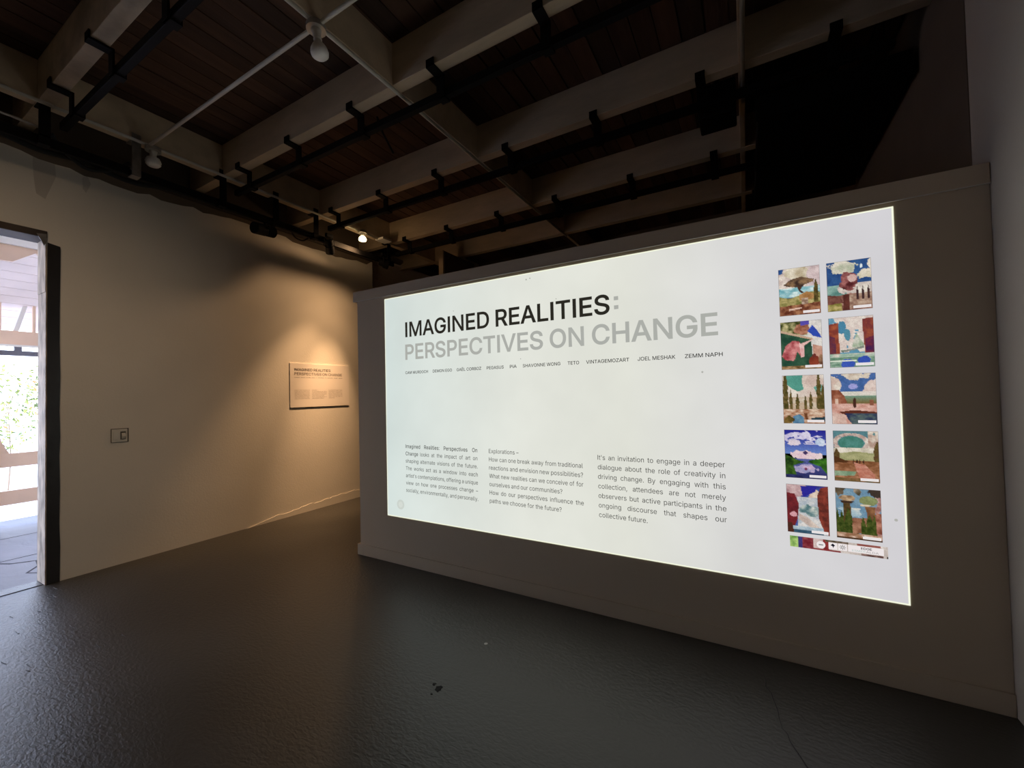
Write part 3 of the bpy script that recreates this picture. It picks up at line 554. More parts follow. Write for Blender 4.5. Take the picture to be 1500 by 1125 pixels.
# thin bright fringe all round the projected picture
fr = MB().box((SX0-0.003, PY-0.0036, SZ0-0.003), (SX0+0.004, PY-0.0002, SZ1+0.003)).box((SX1-0.004, PY-0.0036, SZ0-0.003), (SX1+0.003, PY-0.0002, SZ1+0.003)).box((SX0, PY-0.0036, SZ0-0.003), (SX1, PY-0.0002, SZ0+0.004)).box((SX0, PY-0.0036, SZ1-0.004), (SX1, PY-0.0002, SZ1+0.003))
adopt(slide, fr.build('bright_border', emi('projected_fringe', lin((246, 250, 226)))))
E_black = emi('projected_black', lin((42, 40, 34))); E_grey = emi('projected_grey', lin((172, 174, 168))); E_text = emi('projected_text', lin((50, 50, 46))); E_name = emi('projected_names', lin((44, 43, 40)))
for t_, a, b, z_, h_, m_, l_ in (('IMAGINED', -2.541, -1.684, 1.957, 0.122, E_black, 'bold black title word IMAGINED'), ('REALITIES', -1.626, -0.756, 1.957, 0.122, E_black, 'bold black title word REALITIES'),
        ('PERSPECTIVES', -2.545, -1.238, 1.762, 0.125, E_grey, 'bold grey title word PERSPECTIVES'), ('ON', -1.186, -0.935, 1.762, 0.125, E_grey, 'bold grey title word ON'), ('CHANGE', -0.880, -0.131, 1.762, 0.125, E_grey, 'bold grey title word CHANGE')):
    T = Text(); T.word(t_, a, z_, h_, x1=b, off=0.030); T.build('title_word', m_, slide, pl)['label'] = l_
for z_ in (1.978, 2.036): adopt(slide, box('colon_dot', (-0.727, PY-0.0042, z_), (-0.699, PY-0.003, z_+0.025), E_grey))
for t_, a, b in NAMES:
    T = Text(); T.word(t_, a, 1.637, 0.0225, x1=b, off=0.018); T.build('artist_name', E_name, slide, pl)
CAPB = 0.031
for P, x0, x1 in ((P1, -2.560, -1.817), (P2, -1.712, -0.967), (P3, -0.864, -0.119)):
    tcol = empty('text_column', (x0, PY-0.003, 0.62)); adopt(slide, tcol)
    paragraph(None, P, x0, x1, 1.003, 0.0622, CAPB, -0.001, 0.93, ('Imagined', 'Realities:', 'Perspectives', 'On', 'Change') if P is P1 else (), emit=lambda T: word_part(T, tcol))
# pale round mark, bottom left, and specks
def disc(cx, cz, r, n=24, r0=None): return [(cx+r*math.cos(2*math.pi*i/n), cz+r*math.sin(2*math.pi*i/n)) for i in range(n)]
adopt(slide, MB().prism(disc(-2.628, 0.513, 0.042), 'y', PY-0.0040, PY-0.003).build('round_mark', emi('projected_pale_mark', lin((204, 211, 204)))))
adopt(slide, MB().prism(disc(-2.628, 0.513, 0.026, 8), 'y', PY-0.0045, PY-0.004).build('round_mark', emi('projected_pale_mark_core', lin((213, 219, 212)))))
E_speck = emi('projected_speck', lin((176, 176, 170)))
for sx_, sz_, r in ((-2.02, 2.12, .004), (-1.36, 2.27, .006), (-1.33, 2.275, .005), (-1.13, 2.10, .004), (-0.22, 1.55, .006), (-1.42, 1.70, .004), (0.607, 0.80, .007)):
    adopt(slide, MB().prism(disc(sx_, sz_, r, 7), 'y', PY-0.0040, PY-0.003).build('speck', E_speck))
# ------------------------------------------------------------------ painted pictures (procedural pixel painter on fine grids)
def vnoise(H, W, cells, seed, octs=4, sy=1.0):
    r = np.random.RandomState(seed); out = np.zeros((H, W)); amp = 1; tot = 0
    for o_ in range(octs):
        cx = max(2, int(cells*2**o_)); cy = max(2, int(cells*sy*2**o_*H/W)); g = r.rand(cy+2, cx+2)
        yy = np.linspace(0, cy, H, endpoint=False); xx = np.linspace(0, cx, W, endpoint=False)
        yi = yy.astype(int); xi = xx.astype(int); fy = (yy-yi)[:, None]; fx = (xx-xi)[None, :]
        fy = fy*fy*(3-2*fy); fx = fx*fx*(3-2*fx)
        a = g[yi][:, xi]; b = g[yi][:, xi+1]; c = g[yi+1][:, xi]; d = g[yi+1][:, xi+1]
        out += amp*((a*(1-fx)+b*fx)*(1-fy)+(c*(1-fx)+d*fx)*fy); tot += amp; amp *= 0.55
    return out/tot
class Paint:
    def __init__(s, seed, W=58, H=84):
        s.W, s.H, s.seed = W, H, seed; s.X, s.Y = np.meshgrid((np.arange(W)+.5)/W, (np.arange(H)+.5)/H); s.im = np.zeros((H, W, 3)); s.k = 0
    def n(s, cells, octs=4, sy=1.0): s.k += 1; return vnoise(s.H, s.W, cells, s.seed*31+s.k, octs, sy)
    def fill(s, mask, c0, c1=None, cells=6, sy=1.0, t=None):
        c0 = np.array(c0, float); c1 = c0 if c1 is None else np.array(c1, float)
        t = np.clip((s.n(cells, 3, sy)-0.25)/0.5, 0, 1) if t is None else np.clip(t, 0, 1)
        col = c0*(1-t[..., None])+c1*t[..., None]; s.im[mask] = col[mask]
    def grad(s, y0, y1, ca, cb): s.fill((s.Y >= y0) & (s.Y < y1), ca, cb, t=(s.Y-y0)/(y1-y0))
    def ell(s, cx, cy, rx, ry, rag=0.0, cells=7): return ((s.X-cx)/rx)**2+((s.Y-cy)/ry)**2 + (s.n(cells)-0.5)*rag*3.2 < 1
    def poly(s, pts):
        ins = np.zeros(s.X.shape, bool); n = len(pts)
        for i in range(n):
            x0, y0 = pts[i]; x1, y1 = pts[(i+1) % n]
            if y0 == y1: continue
            c = ((y0 > s.Y) != (y1 > s.Y)) & (s.X < (x1-x0)*(s.Y-y0)/(y1-y0)+x0); ins ^= c
        return ins
    def cloud(s, reg, th, c0=(238, 226, 212), c1=(196, 176, 168), cells=3, sy=1.0):
        q = s.n(cells, 4, sy); s.fill(reg & (q > th), c0, c1, cells=8)
    def cyp(s, x, top, bot, w, c=(66, 58, 30), c1=(104, 88, 46)):
        h = (s.Y-top)/(bot-top); m = (h > 0) & (h < 1) & (np.abs(s.X-x) < w*np.minimum(1, h*2.2+0.15)*(0.8+0.5*(s.n(14)))); s.fill(m, c, c1, 14)
    def mesh(s, name, place, m, sig=0.0):
        r = np.random.RandomState(s.seed); im = np.clip(s.im*(0.93+0.14*r.rand(s.H, s.W, 1)), 0, 255)/255
        im = np.where(im <= 0.04045, im/12.92, ((im+0.055)/1.055)**2.4)
        H, W = s.H, s.W; V = [place(i/(W-1), 1-j/(H-1)) for j in range(H) for i in range(W)]
        F = [(j*W+i, (j+1)*W+i, (j+1)*W+i+1, j*W+i+1) for j in range(H-1) for i in range(W-1)]
        me = bpy.data.meshes.new(name); me.from_pydata(V, [], F)
        ca = me.color_attributes.new('Col', 'FLOAT_COLOR', 'POINT'); a = np.ones((H*W, 4)); a[:, :3] = im.reshape(-1, 3); ca.data.foreach_set('color', a.ravel())
        return link(name, me, m)
mp_ = bpy.data.materials.new('projected_picture'); mp_.use_nodes = True; n_ = mp_.node_tree.nodes; b_ = n_['Principled BSDF']
b_.inputs['Base Color'].default_value = (0, 0, 0, 1); b_.inputs['Specular IOR Level'].default_value = 0
at_ = n_.new('ShaderNodeAttribute'); at_.attribute_name = 'Col'; mp_.node_tree.links.new(at_.outputs['Color'], b_.inputs['Emission Color']); b_.inputs['Emission Strength'].default_value = 0.9*SLIDE/0.80
BL, BL2, TEAL, CREAM, BRN, RED, GRN, PINK = (40, 72, 130), (70, 110, 160), (70, 130, 130), (232, 222, 206), (92, 58, 42), (128, 52, 40), (78, 96, 48), (206, 160, 150)
def art1():
    p = Paint(11); A = p.Y > -1
    p.fill(A, BL, BL2); p.cloud(p.Y < .45, .40); p.fill(p.ell(.45, .12, .36, .14, .7), (232, 222, 200), (186, 170, 140)); p.fill(p.ell(.93, .2, .22, .26, .6), (226, 206, 204), (190, 168, 168))
    p.fill((p.Y > .42) & (p.Y < .62), (110, 170, 180), (226, 240, 236), 5, 2.2); p.fill(p.Y > .58+.05*np.sin(p.X*6), (120, 116, 62), (196, 178, 120), 9, 1.6)
    p.fill(p.Y > .8-.04*p.X, (96, 48, 34), (176, 122, 88), 11); p.fill(p.poly([(.5, .58), (.68, .52), (.9, .6), (.9, .68), (.5, .7)]), (150, 104, 60), (186, 140, 90))
    p.fill(p.poly([(.55, .66), (.7, .66), (.7, .78), (.55, .78)]), (216, 196, 176), (140, 110, 90), 12); p.fill(p.poly([(.12, .34), (.3, .24), (.55, .2), (.86, .28), (.84, .33), (.62, .38), (.56, .44), (.46, .42), (.2, .38)]), (64, 48, 42), (148, 116, 84), 9)
    p.fill(p.poly([(.46, .4), (.56, .4), (.54, .48), (.62, .55), (.55, .55), (.48, .48)]), (62, 50, 48), BRN); p.cyp(.9, .28, .75, .05); p.fill(p.poly([(.25, .86), (.55, .84), (.55, .87), (.25, .9)]), (226, 190, 170)); return p
def art2():
    p = Paint(12); p.fill(p.Y > -1, (40, 70, 124), (58, 96, 146)); p.fill(p.ell(.38, .12, .3, .13, .8), CREAM, (180, 184, 160)); p.fill(p.ell(.86, .3, .17, .1, .8), CREAM, (210, 200, 170)); p.fill(p.ell(1, .15, .08, .12, .6), CREAM)
    p.fill((p.Y > .48) & (p.Y < .75), (86, 128, 120), (150, 184, 172), 4, 2); p.cloud((p.Y > .46) & (p.Y < .72), .46, (236, 228, 214), (200, 184, 176), 3); p.fill(p.Y > .68+.02*np.sin(9*p.X), (108, 64, 54), (180, 140, 124), 8, 1.8)
    p.fill(p.ell(.48, .42, .19, .17, .5), (86, 38, 40), (176, 112, 108), 8); p.fill(p.ell(.58, .36, .1, .07, .5), (220, 190, 184), PINK); p.fill(p.ell(.78, .14, .03, .04), (230, 240, 240))
    p.fill(p.poly([(.37, .68), (.5, .68), (.5, 1), (.35, 1)]), (84, 44, 38), (110, 60, 50)); p.fill(p.poly([(.5, .7), (1, .66), (1, .96), (.5, .97)]), (196, 170, 148), (140, 104, 88), 10)
    for x in (.68, .8, .92): p.cyp(x, .54, .8, .025, (58, 36, 40), (76, 50, 48))
    p.fill(p.poly([(0, .86), (.33, .84), (.33, 1), (0, 1)]), (112, 108, 44), (196, 176, 116), 9); p.fill(p.poly([(0, .66), (.3, .7), (.36, .84), (0, .86)]), (96, 52, 46), (140, 96, 82), 8, 2); return p
def art3():
    p = Paint(13); p.fill(p.Y > -1, (230, 224, 216), (200, 196, 192), 5); p.fill(p.poly([(0, 0), (.7, 0), (.65, .3), (0, .25)]), (60, 66, 30), (214, 200, 150), 9); p.fill(p.ell(.52, .16, .22, .12, .6), (132, 76, 56), (190, 136, 110), 9); p.fill(p.poly([(.5, 0), (.7, 0), (.7, .08), (.5, .1)]), (90, 78, 170))
    p.fill(p.poly([(.66, .22), (.78, .1), (.88, .2), (1, .38), (.8, .33)]), (50, 74, 170), (60, 90, 186)); p.fill(p.poly([(0, .19), (.74, .4), (.78, .95), (0, 1)]), (36, 70, 54), (64, 100, 74), 6); p.fill(p.poly([(0, .17), (.78, .37), (.78, .41), (0, .22)]), (196, 166, 140))
    p.fill(p.poly([(.02, .72), (.12, .5), (.3, .4), (.45, .42), (.55, .55), (.56, .74), (.48, .74), (.4, .62), (.34, .78), (.3, .82), (.1, .8)]), (150, 56, 62), (222, 150, 146), 7); p.fill(p.poly([(.44, .44), (.56, .52), (.57, .74), (.48, .76), (.47, .6)]), (236, 196, 190), (214, 150, 150)); p.fill(p.poly([(.5, .47), (.82, .38), (.54, .53)]), (232, 186, 178))
    p.fill(p.poly([(.78, .5), (1, .55), (1, .95), (.78, .95)]), (206, 160, 140), (176, 120, 100), 8); p.fill(p.ell(.8, .84, .13, .11, .2), (112, 44, 32), (150, 70, 50)); p.fill(p.ell(.8, .73, .05, .04), (110, 50, 44)); p.fill(p.ell(.96, .82, .06, .11), (170, 130, 100), BRN); p.fill(p.Y > .93, (96, 72, 40), (186, 150, 110), 10, 2); return p
def art4():
    p = Paint(14); p.fill(p.Y > -1, (90, 144, 170), (110, 160, 184)); p.cloud(p.Y < .7, .40, (234, 224, 212), (212, 192, 184), 2.6); p.fill(p.ell(.3, .2, .1, .12, .6), (76, 134, 164)); p.fill(p.ell(.42, .36, .07, .1, .5), (84, 140, 160))
    p.fill(p.poly([(0, .13), (.22, .1), (.24, .75), (0, .77)]), (170, 88, 58), (130, 60, 50), 8); p.fill(p.poly([(0, .35), (.14, .4), (.16, .74), (0, .75)]), (84, 46, 74), (120, 56, 60), 8); p.fill(p.poly([(.75, .06), (1, .04), (1, .82), (.8, .8)]), (156, 80, 56), (120, 54, 54), 9); p.fill(p.poly([(.82, .45), (1, .4), (1, .8), (.8, .78)]), (70, 36, 82), (116, 46, 60), 8)
    p.fill(p.poly([(.5, .62), (.62, .33), (.78, .55), (.78, .6)]), (150, 170, 140), (206, 206, 190), 8); p.fill(p.poly([(.25, .66), (.5, .64), (.78, .58), (.78, .63), (.3, .7)]), (104, 116, 104), (160, 160, 150)); p.fill(p.Y > .73, (150, 180, 160), (222, 210, 196), 6, 2)
    p.fill(p.Y > .8, (92, 130, 106), (170, 190, 170), 6, 2); p.fill(p.ell(.4, .93, .16, .1, .4), (52, 80, 170), (70, 96, 186)); p.fill(p.ell(.76, .88, .13, .09, .5), (56, 84, 176)); p.fill((np.abs(p.Y-.87) < .012) & (p.X < .6), (226, 232, 214)); return p
def art5():
    p = Paint(15); p.fill(p.Y > -1, (232, 222, 208), (208, 184, 172), 4); p.fill(p.poly([(.08, 0), (.5, 0), (.48, .14), (.52, .3), (.38, .34), (.25, .28), (.12, .2)]), (84, 150, 134), (96, 164, 146)); p.fill(p.poly([(.75, .25), (.95, .2), (.95, .34), (.8, .34)]), (110, 164, 150))
    p.fill((p.Y > .45) & (p.Y < .7), (214, 202, 184), (190, 160, 130), 6, 2)
    for x, t_, w in ((.07, -.1, .06), (.2, .3, .035), (.36, .38, .04), (.55, .42, .03), (.68, .34, .035), (.87, -.1, .05), (.97, .2, .05)): p.cyp(x, t_, .74, w, (72, 66, 30), (116, 96, 56))
    p.fill(p.Y > .7, (150, 96, 66), (226, 200, 176), 9, 2.2); p.fill(p.poly([(.25, .85), (.4, .8), (.5, .88), (.5, 1), (.22, 1)]), (70, 112, 150), (110, 150, 170)); p.fill(p.ell(.12, .93, .14, .09, .5), (64, 56, 22), (140, 110, 60)); p.fill(p.poly([(.68, .88), (1, .86), (1, .95), (.68, .94)]), (44, 66, 76)); p.fill(p.poly([(.5, .78), (.58, .78), (.6, .92), (.54, .92)]), (110, 66, 40)); return p
def art6():
    p = Paint(16); p.fill(p.Y > -1, (64, 96, 150), (84, 114, 172)); p.fill(p.ell(.55, .04, .3, .08, .7), CREAM, (190, 170, 150)); p.fill(p.ell(.06, .2, .18, .16, .6), CREAM, (206, 180, 166)); p.fill(p.ell(.95, .3, .25, .17, .7), (232, 216, 206), (206, 180, 170)); p.fill((p.Y > .36) & (p.Y < .5), (206, 206, 190), (226, 214, 204), 4, 2)
    p.fill(p.ell(.5, .26, .1, .05, .5), (160, 160, 214)); p.fill((p.Y > .44) & (p.Y < .62), (116, 150, 130), (120, 104, 64), t=(p.Y-.44)/.14); p.fill(p.poly([(0, .32), (.18, .32), (.3, .45), (.36, .6), (0, .66)]), (124, 66, 46), (170, 110, 86), 8); p.fill(p.poly([(.08, .5), (.16, .5), (.16, .62), (.08, .62)]), (220, 190, 170))
    p.fill(p.Y > .6, (226, 186, 172), (196, 140, 124), 6, 2); p.fill(p.poly([(.15, .76), (.5, .72), (1, .76), (1, .79), (.3, .82)]), (96, 48, 36)); p.fill(p.poly([(.3, .79), (1, .78), (1, 1), (.45, 1), (.36, .9)]), (46, 54, 84), (110, 130, 110), 6, 2); p.fill(p.ell(.52, .58, .04, .1), (74, 44, 34)); p.fill(p.poly([(.84, .52), (.93, .52), (.93, .63), (.84, .63)]), (140, 88, 66)); p.fill(p.poly([(0, .78), (.28, .8), (.34, 1), (0, 1)]), (226, 200, 186), (200, 160, 146), 6); return p
def art7():
    p = Paint(17); p.grad(0, .5, (38, 38, 140), (110, 140, 200)); p.cloud(p.Y < .3, .60, (226, 220, 236), (190, 180, 214), 3, 2); p.fill(p.ell(.85, .24, .14, .08, .8), (226, 230, 240), (180, 196, 220)); p.fill(p.ell(.25, .26, .17, .07, .8), (226, 212, 220), (170, 170, 200))
    p.fill(p.ell(.5, .52, .36, .1, .6), (226, 196, 206), (236, 216, 214), 5, 2); p.fill(p.poly([(.5, .42), (.57, .47), (.5, .52), (.43, .47)]), (70, 56, 100)); p.grad(.6, 1.01, (90, 100, 160), (40, 40, 90)); p.fill(p.ell(.5, .79, .3, .09, .6), (210, 180, 206), (150, 150, 190), 6, 2)
    p.fill(p.poly([(0, .52), (.3, .62), (.5, .66), (.2, .74), (.3, 1), (0, 1)]), (30, 56, 22), (72, 110, 40), 9); p.fill(p.poly([(1, .56), (.6, .62), (.55, .66), (.85, .74), (1, .9)]), (70, 130, 40), (36, 72, 26), 8); p.fill(p.poly([(.5, .76), (.54, .8), (.5, .85), (.46, .8)]), (120, 60, 90)); p.fill(p.Y > .93, (34, 36, 76), (56, 60, 110), 8); return p
def art8():
    p = Paint(18); p.fill(p.Y > -1, (84, 124, 136), (96, 140, 140)); d = ((p.X-.4)/.36)**2+((p.Y-.24)/.17)**2; p.fill((d > .7) & (d < 1.35) & (p.n(6) > .3), (232, 224, 210), (180, 150, 140), 8); p.fill(d < .62, (60, 116, 100), (84, 140, 130), 6); p.cloud((p.X > .78) & (p.Y < .35), .35, CREAM, (170, 136, 120), 5); p.fill((p.Y > .33) & (p.Y < .46) & (p.n(5) > .42), CREAM, (200, 190, 170))
    p.fill(p.poly([(.1, .45), (.5, .4), (.95, .44), (.95, .6), (.1, .6)]), (176, 172, 126), (150, 150, 104), 5, 2); p.fill(p.Y > .58, (124, 78, 48), (180, 128, 96), 7, 2); p.fill(p.poly([(.45, .62), (.7, .66), (.9, .85), (.9, 1), (.6, 1), (.5, .78)]), (180, 110, 90), (206, 150, 130), 8, 2)
    p.fill(p.poly([(0, .8), (.5, .8), (.45, .88), (0, .9)]), (110, 140, 110), (150, 170, 140)); p.fill(p.Y > .93, (90, 80, 40), (140, 100, 70), 8); p.cyp(.07, .36, .6, .07, (84, 60, 36)); p.cyp(.97, .2, .6, .08, (92, 64, 44)); p.fill(p.poly([(0, .5), (.25, .58), (.4, .62), (0, .64)]), (84, 52, 30))
    for x in (.44, .52, .58, .66): p.fill(p.ell(x, .6, .015, .04), (60, 34, 28))
    return p
def art9():
    p = Paint(19); p.fill(p.Y > -1, (46, 44, 130), (76, 110, 170), 5); p.fill(p.ell(.2, .1, .34, .17, .6), (214, 186, 184), (170, 130, 134)); p.fill(p.ell(.66, .22, .16, .14, .5), (232, 214, 196), (210, 180, 160)); p.fill(p.poly([(.35, .03), (.75, .0), (.7, .12), (.5, .22), (.4, .26)]), (48, 44, 150)); p.cloud((p.Y > .25) & (p.X > .25), .44, (226, 220, 214), (170, 180, 190), 3)
    p.fill(p.ell(.55, .5, .22, .12, .9), (86, 120, 124), (216, 216, 206), 8); p.fill(p.poly([(.3, .6), (.5, .66), (.85, .9), (.6, .88), (.3, .72)]), (226, 210, 196), (190, 170, 160)); p.fill(p.poly([(0, .18), (.2, .19), (.3, .4), (.26, .7), (.14, .96), (0, 1)]), (124, 42, 46), (96, 34, 40), 9); p.fill(p.poly([(.74, .2), (.82, .04), (1, 0), (1, 1), (.88, .94), (.76, .66)]), (140, 62, 50), (92, 42, 36), 10)
    p.fill(p.ell(.17, .62, .1, .05, .9), (216, 160, 166)); p.fill((p.Y > .86) & (p.X < .86), (120, 150, 176), (206, 216, 216), 4, 2.6); p.fill((p.Y > .93) & (p.X < .86), (44, 74, 96), (70, 100, 120)); p.fill(p.poly([(0, .8), (.12, .8), (.16, 1), (0, 1)]), (80, 44, 34)); return p
def art10():
    p = Paint(20); p.fill(p.Y > -1, (104, 140, 166), (130, 160, 176)); p.cloud((p.Y > .38) & (p.Y < .62), .5, (216, 216, 206), (150, 180, 194), 3, 2); p.cloud(p.X > .86, .35, (214, 180, 176), (150, 100, 90), 6); p.fill(p.ell(0, .05, .22, .12, .7), (66, 56, 40), (120, 104, 84)); p.fill(p.ell(.98, .05, .26, .1, .7), (66, 54, 48)); p.fill(p.ell(.5, .05, .09, .08, .5), (74, 66, 48), (190, 170, 150)); p.fill(p.ell(.25, .2, .17, .06, .5), (130, 100, 72), (206, 176, 140), 10); p.fill(p.poly([(.1, .25), (.42, .25), (.36, .3), (.14, .3)]), (66, 48, 36)); p.fill(p.ell(.72, .22, .2, .09, .3), (112, 116, 72), (150, 160, 110), 8); p.fill(p.poly([(.55, .3), (.78, .3), (.74, .33), (.56, .33)]), (216, 200, 176))
    p.fill(p.poly([(.18, .3), (.33, .3), (.36, .6), (.5, .7), (.5, .9), (.05, .9), (.16, .6)]), (64, 50, 28), (104, 80, 46), 11); p.fill(p.poly([(.64, .33), (.86, .33), (.88, .6), (.9, .95), (.56, .9), (.7, .5)]), (116, 78, 52), (150, 104, 70), 10); p.fill(p.poly([(.34, .58), (.7, .56), (.75, .86), (.35, .88)]), (130, 84, 62), (170, 122, 96), 8)
    for x, t_, w in ((.03, .42, .05), (.13, .45, .05), (.28, .4, .08), (.6, .55, .05), (.74, .5, .08), (.84, .5, .05)): p.cyp(x, t_, .92, w, (44, 60, 20), (84, 92, 40))
    p.fill((p.Y > .88), (150, 108, 80), (226, 196, 176), 8, 2); p.fill(p.poly([(.88, .45), (1, .45), (1, .85), (.88, .85)]), (120, 66, 50), (190, 130, 110), 10); p.fill((p.Y > .97), (76, 50, 30)); p.fill(p.ell(.6, .93, .012, .03), (30, 20, 16)); return p
arts = [art1, art2, art3, art4, art5, art6, art7, art8, art9, art10]
labs = ['picture of a dark floating rock over a village', 'picture of a red orb in a blue sky', 'picture of a pink horned horse on a green wall', 'picture of red cliffs and blue pools', 'picture of tall cypresses under a teal sky', 'picture of a lone figure and dark water', 'blue picture of a small diamond above a river', 'picture of a cloud ring over brown hills', 'picture of red canyon sides and white cloud', 'picture of tree-topped stone towers']
E_cap = emi('projected_caption_white', lin((238, 232, 232))); E_capt = emi('projected_caption_ink', lin((150, 140, 140)))
COLX = [(0.170, 0.347), (0.378, 0.553)]; ROWZ = [(2.081, 1.832), (1.796, 1.545), (1.511, 1.259), (1.223, 0.972), (0.935, 0.685)]
for k, fn in enumerate(arts):
    c, r = k % 2, k//2; x0, x1 = COLX[c]; z1, z0 = ROWZ[r]
    p = fn()
    frame = MB().box((x0-0.0012, PY-0.0036, z0-0.0012), (x1+0.0012, PY-0.003, z1+0.0012)).build('thin_border', emi('projected_picture_edge', lin((120, 110, 110))))
    o = p.mesh('artwork', lambda a, b: (x0+(x1-x0)*a, PY-0.0045, z0+(z1-z0)*b), mp_)
    o['label'] = labs[k]; adopt(slide, o); frame.parent = o
    q = MB().box((x0+0.58*(x1-x0), PY-0.0056, z0+0.006), (x1-0.004, PY-0.0050, z0+0.019)).build('caption_strip', E_cap); q.parent = o
    T = Text(); xx = x0+0.60*(x1-x0); T.word('\u2013\u2013\u2013\u2013\u2013\u2013', xx, z0+0.0095, 0.008, x1=x1-0.009)
    me = bpy.data.meshes.new('caption_mark'); me.from_pydata([(a, PY-0.0058, b) for a, b in T.v], [], T.f); link('caption_mark', me, E_capt, None).parent = o
# logo strip
sp_ = Paint(33, 128, 20)
sp_.fill(sp_.Y > -1, (190, 176, 168), (226, 216, 208), 12); X_ = sp_.X
sp_.fill(X_ < .10, (60, 110, 44), (176, 206, 120), 12); sp_.fill((X_ > .09) & (X_ < .16), (60, 50, 96), (70, 60, 120), 20); sp_.fill((X_ > .14) & (X_ < .26), (112, 34, 44), (156, 76, 80), 24); sp_.fill((X_ >= .26) & (X_ < .36), (200, 176, 172), (226, 206, 200), 20); sp_.fill((X_ > .36) & (X_ < .42), (126, 40, 44), (150, 60, 56), 24)
sp_.fill((X_ > .38) & (X_ < .62) & (sp_.Y < .18), (70, 60, 40), (150, 130, 120), 26); sp_.fill((X_ > .26) & (X_ < .54) & (sp_.Y > .84), (130, 46, 50), (150, 60, 60)); sp_.fill((X_ > .7) & (X_ < .93) & (sp_.Y < .2), (132, 72, 66), (160, 96, 86)); sp_.fill((X_ > .74) & (X_ < .95) & (sp_.Y > .82), (80, 52, 48), (160, 130, 120), 26); sp_.fill((X_ > .985) & (sp_.Y > .8), (50, 40, 36))
so = sp_.mesh('logo_strip', lambda a, b: (0.177+0.395*a, PY-0.0045, 0.608+0.057*b), mp_); adopt(slide, so); so['label'] = 'narrow painted strip carrying white logo boxes'
def onstrip(mb, name, m): o = mb.build(name, m); o.parent = so; return o
E_logo = emi('projected_logo_white', lin((236, 228, 228))); E_lk = emi('projected_logo_black', lin((30, 32, 44))); E_lg = emi('projected_logo_grey', lin((140, 140, 138))); E_lt = emi('projected_logo_pale', lin((170, 196, 190)))
onstrip(MB().prism(disc(0.3095, 0.636, 0.0185, 20), 'y', PY-0.0052, PY-0.0046), 'round_logo', E_logo)
for a, b in ((0.341, 0.376), (0.3805, 0.4155), (0.4195, 0.5565)): onstrip(MB().box((a, PY-0.0052, 0.620), (b, PY-0.0046, 0.654)), 'logo_box', E_logo)
onstrip(MB().prism([(0.3585, 0.650), (0.368, 0.640), (0.362, 0.636), (0.3605, 0.626), (0.357, 0.636), (0.349, 0.640)], 'y', PY-0.0056, PY-0.0052), 'logo_mark', E_lk)
st = MB()
for k in range(8):
    a = k*math.pi/4; u = Vector((math.cos(a), math.sin(a))); v = Vector((-u.y, u.x))*0.0014; c0 = Vector((0.398, 0.637)); q0 = c0+u*0.003; q1 = c0+u*0.013
    st.prism([tuple(q0-v), tuple(q1-v), tuple(q1+v), tuple(q0+v)], 'y', PY-0.0056, PY-0.0052)
onstrip(st, 'logo_mark', E_lg)
onstrip(MB().box((0.300, PY-0.0056, 0.633), (0.319, PY-0.0052, 0.639)), 'logo_mark', E_lg)
def stext(t_, x0, x1, z, cap, m, off):
    T = Text(); T.word(t_, x0, z, cap, x1=x1, off=off); me = bpy.data.meshes.new('logo_text'); me.from_pydata([(a, PY-0.0056, b) for a, b in T.v], [], T.f); link('logo_text', me, m).parent = so
stext('EDGE', 0.470, 0.512, 0.6385, 0.0105, E_lk, 0.03); stext('ESMER', 0.435, 0.487, 0.6245, 0.009, E_lt, 0.0); stext('ALDA', 0.489, 0.537, 0.6245, 0.009, E_lg, 0.0)
adopt(slide)
# ------------------------------------------------------------------ sign board on the left wall
SY0, SY1, BZ0, BZ1 = 3.112, 3.985, 1.335, 1.893
sg = empty('wall_sign', (XL, (SY0+SY1)/2, BZ0))
adopt(sg, box('sign_panel', (XL+0.0005, SY0, BZ0), (XL+0.009, SY1, BZ1), M['board'], None, 0.001))
tag(sg, 'pale printed exhibition text board hung on the left wall in warm light', 'sign')
kk = (SY1-SY0)/3.425
def psg(a, b, d): return (XL+0.0095+d, SY0+(a-SX0)*kk, BZ1-(SZ1-b)*kk*1.03)
KX = 1.135    # the printed board spreads its text wider than the slide
def psg2(a, b, d): return psg(SX0+0.235*0.95+(a-(-2.545))*KX, b*1.0-0.02, d)
T = Text(); T.word('IMAGINED', -2.541, 1.967, 0.122, x1=-1.684, off=0.02); T.word('REALITIES', -1.626, 1.967, 0.122, x1=-0.756, off=0.02); T.build('title_line', M['ink'], sg, psg2)['kind'] = 'stuff'
T = Text(); T.word('PERSPECTIVES', -2.545, 1.762, 0.125, x1=-1.238, off=0.015); T.word('ON', -1.186, 1.762, 0.125, x1=-0.935, off=0.015); T.word('CHANGE', -0.880, 1.762, 0.125, x1=-0.131, off=0.015); T.build('title_line', M['greyink'], sg, psg2)['kind'] = 'stuff'
T = Text()
for t_, a, b in NAMES: T.word(t_, a, 1.637, 0.025, x1=b, off=0.02)
T.build('artist_names', M['ink'], sg, psg2)['kind'] = 'stuff'
for P, x0, x1 in ((P1, -2.545, -1.83), (P2, -1.712, -0.967), (P3, -0.864, -0.119)):
    T = Text(); paragraph(T, P, x0, x1, 1.02, 0.068, CAPB, 0.004, 0.97); T.build('text_column', M['greyink'], sg, psg2)['kind'] = 'stuff'
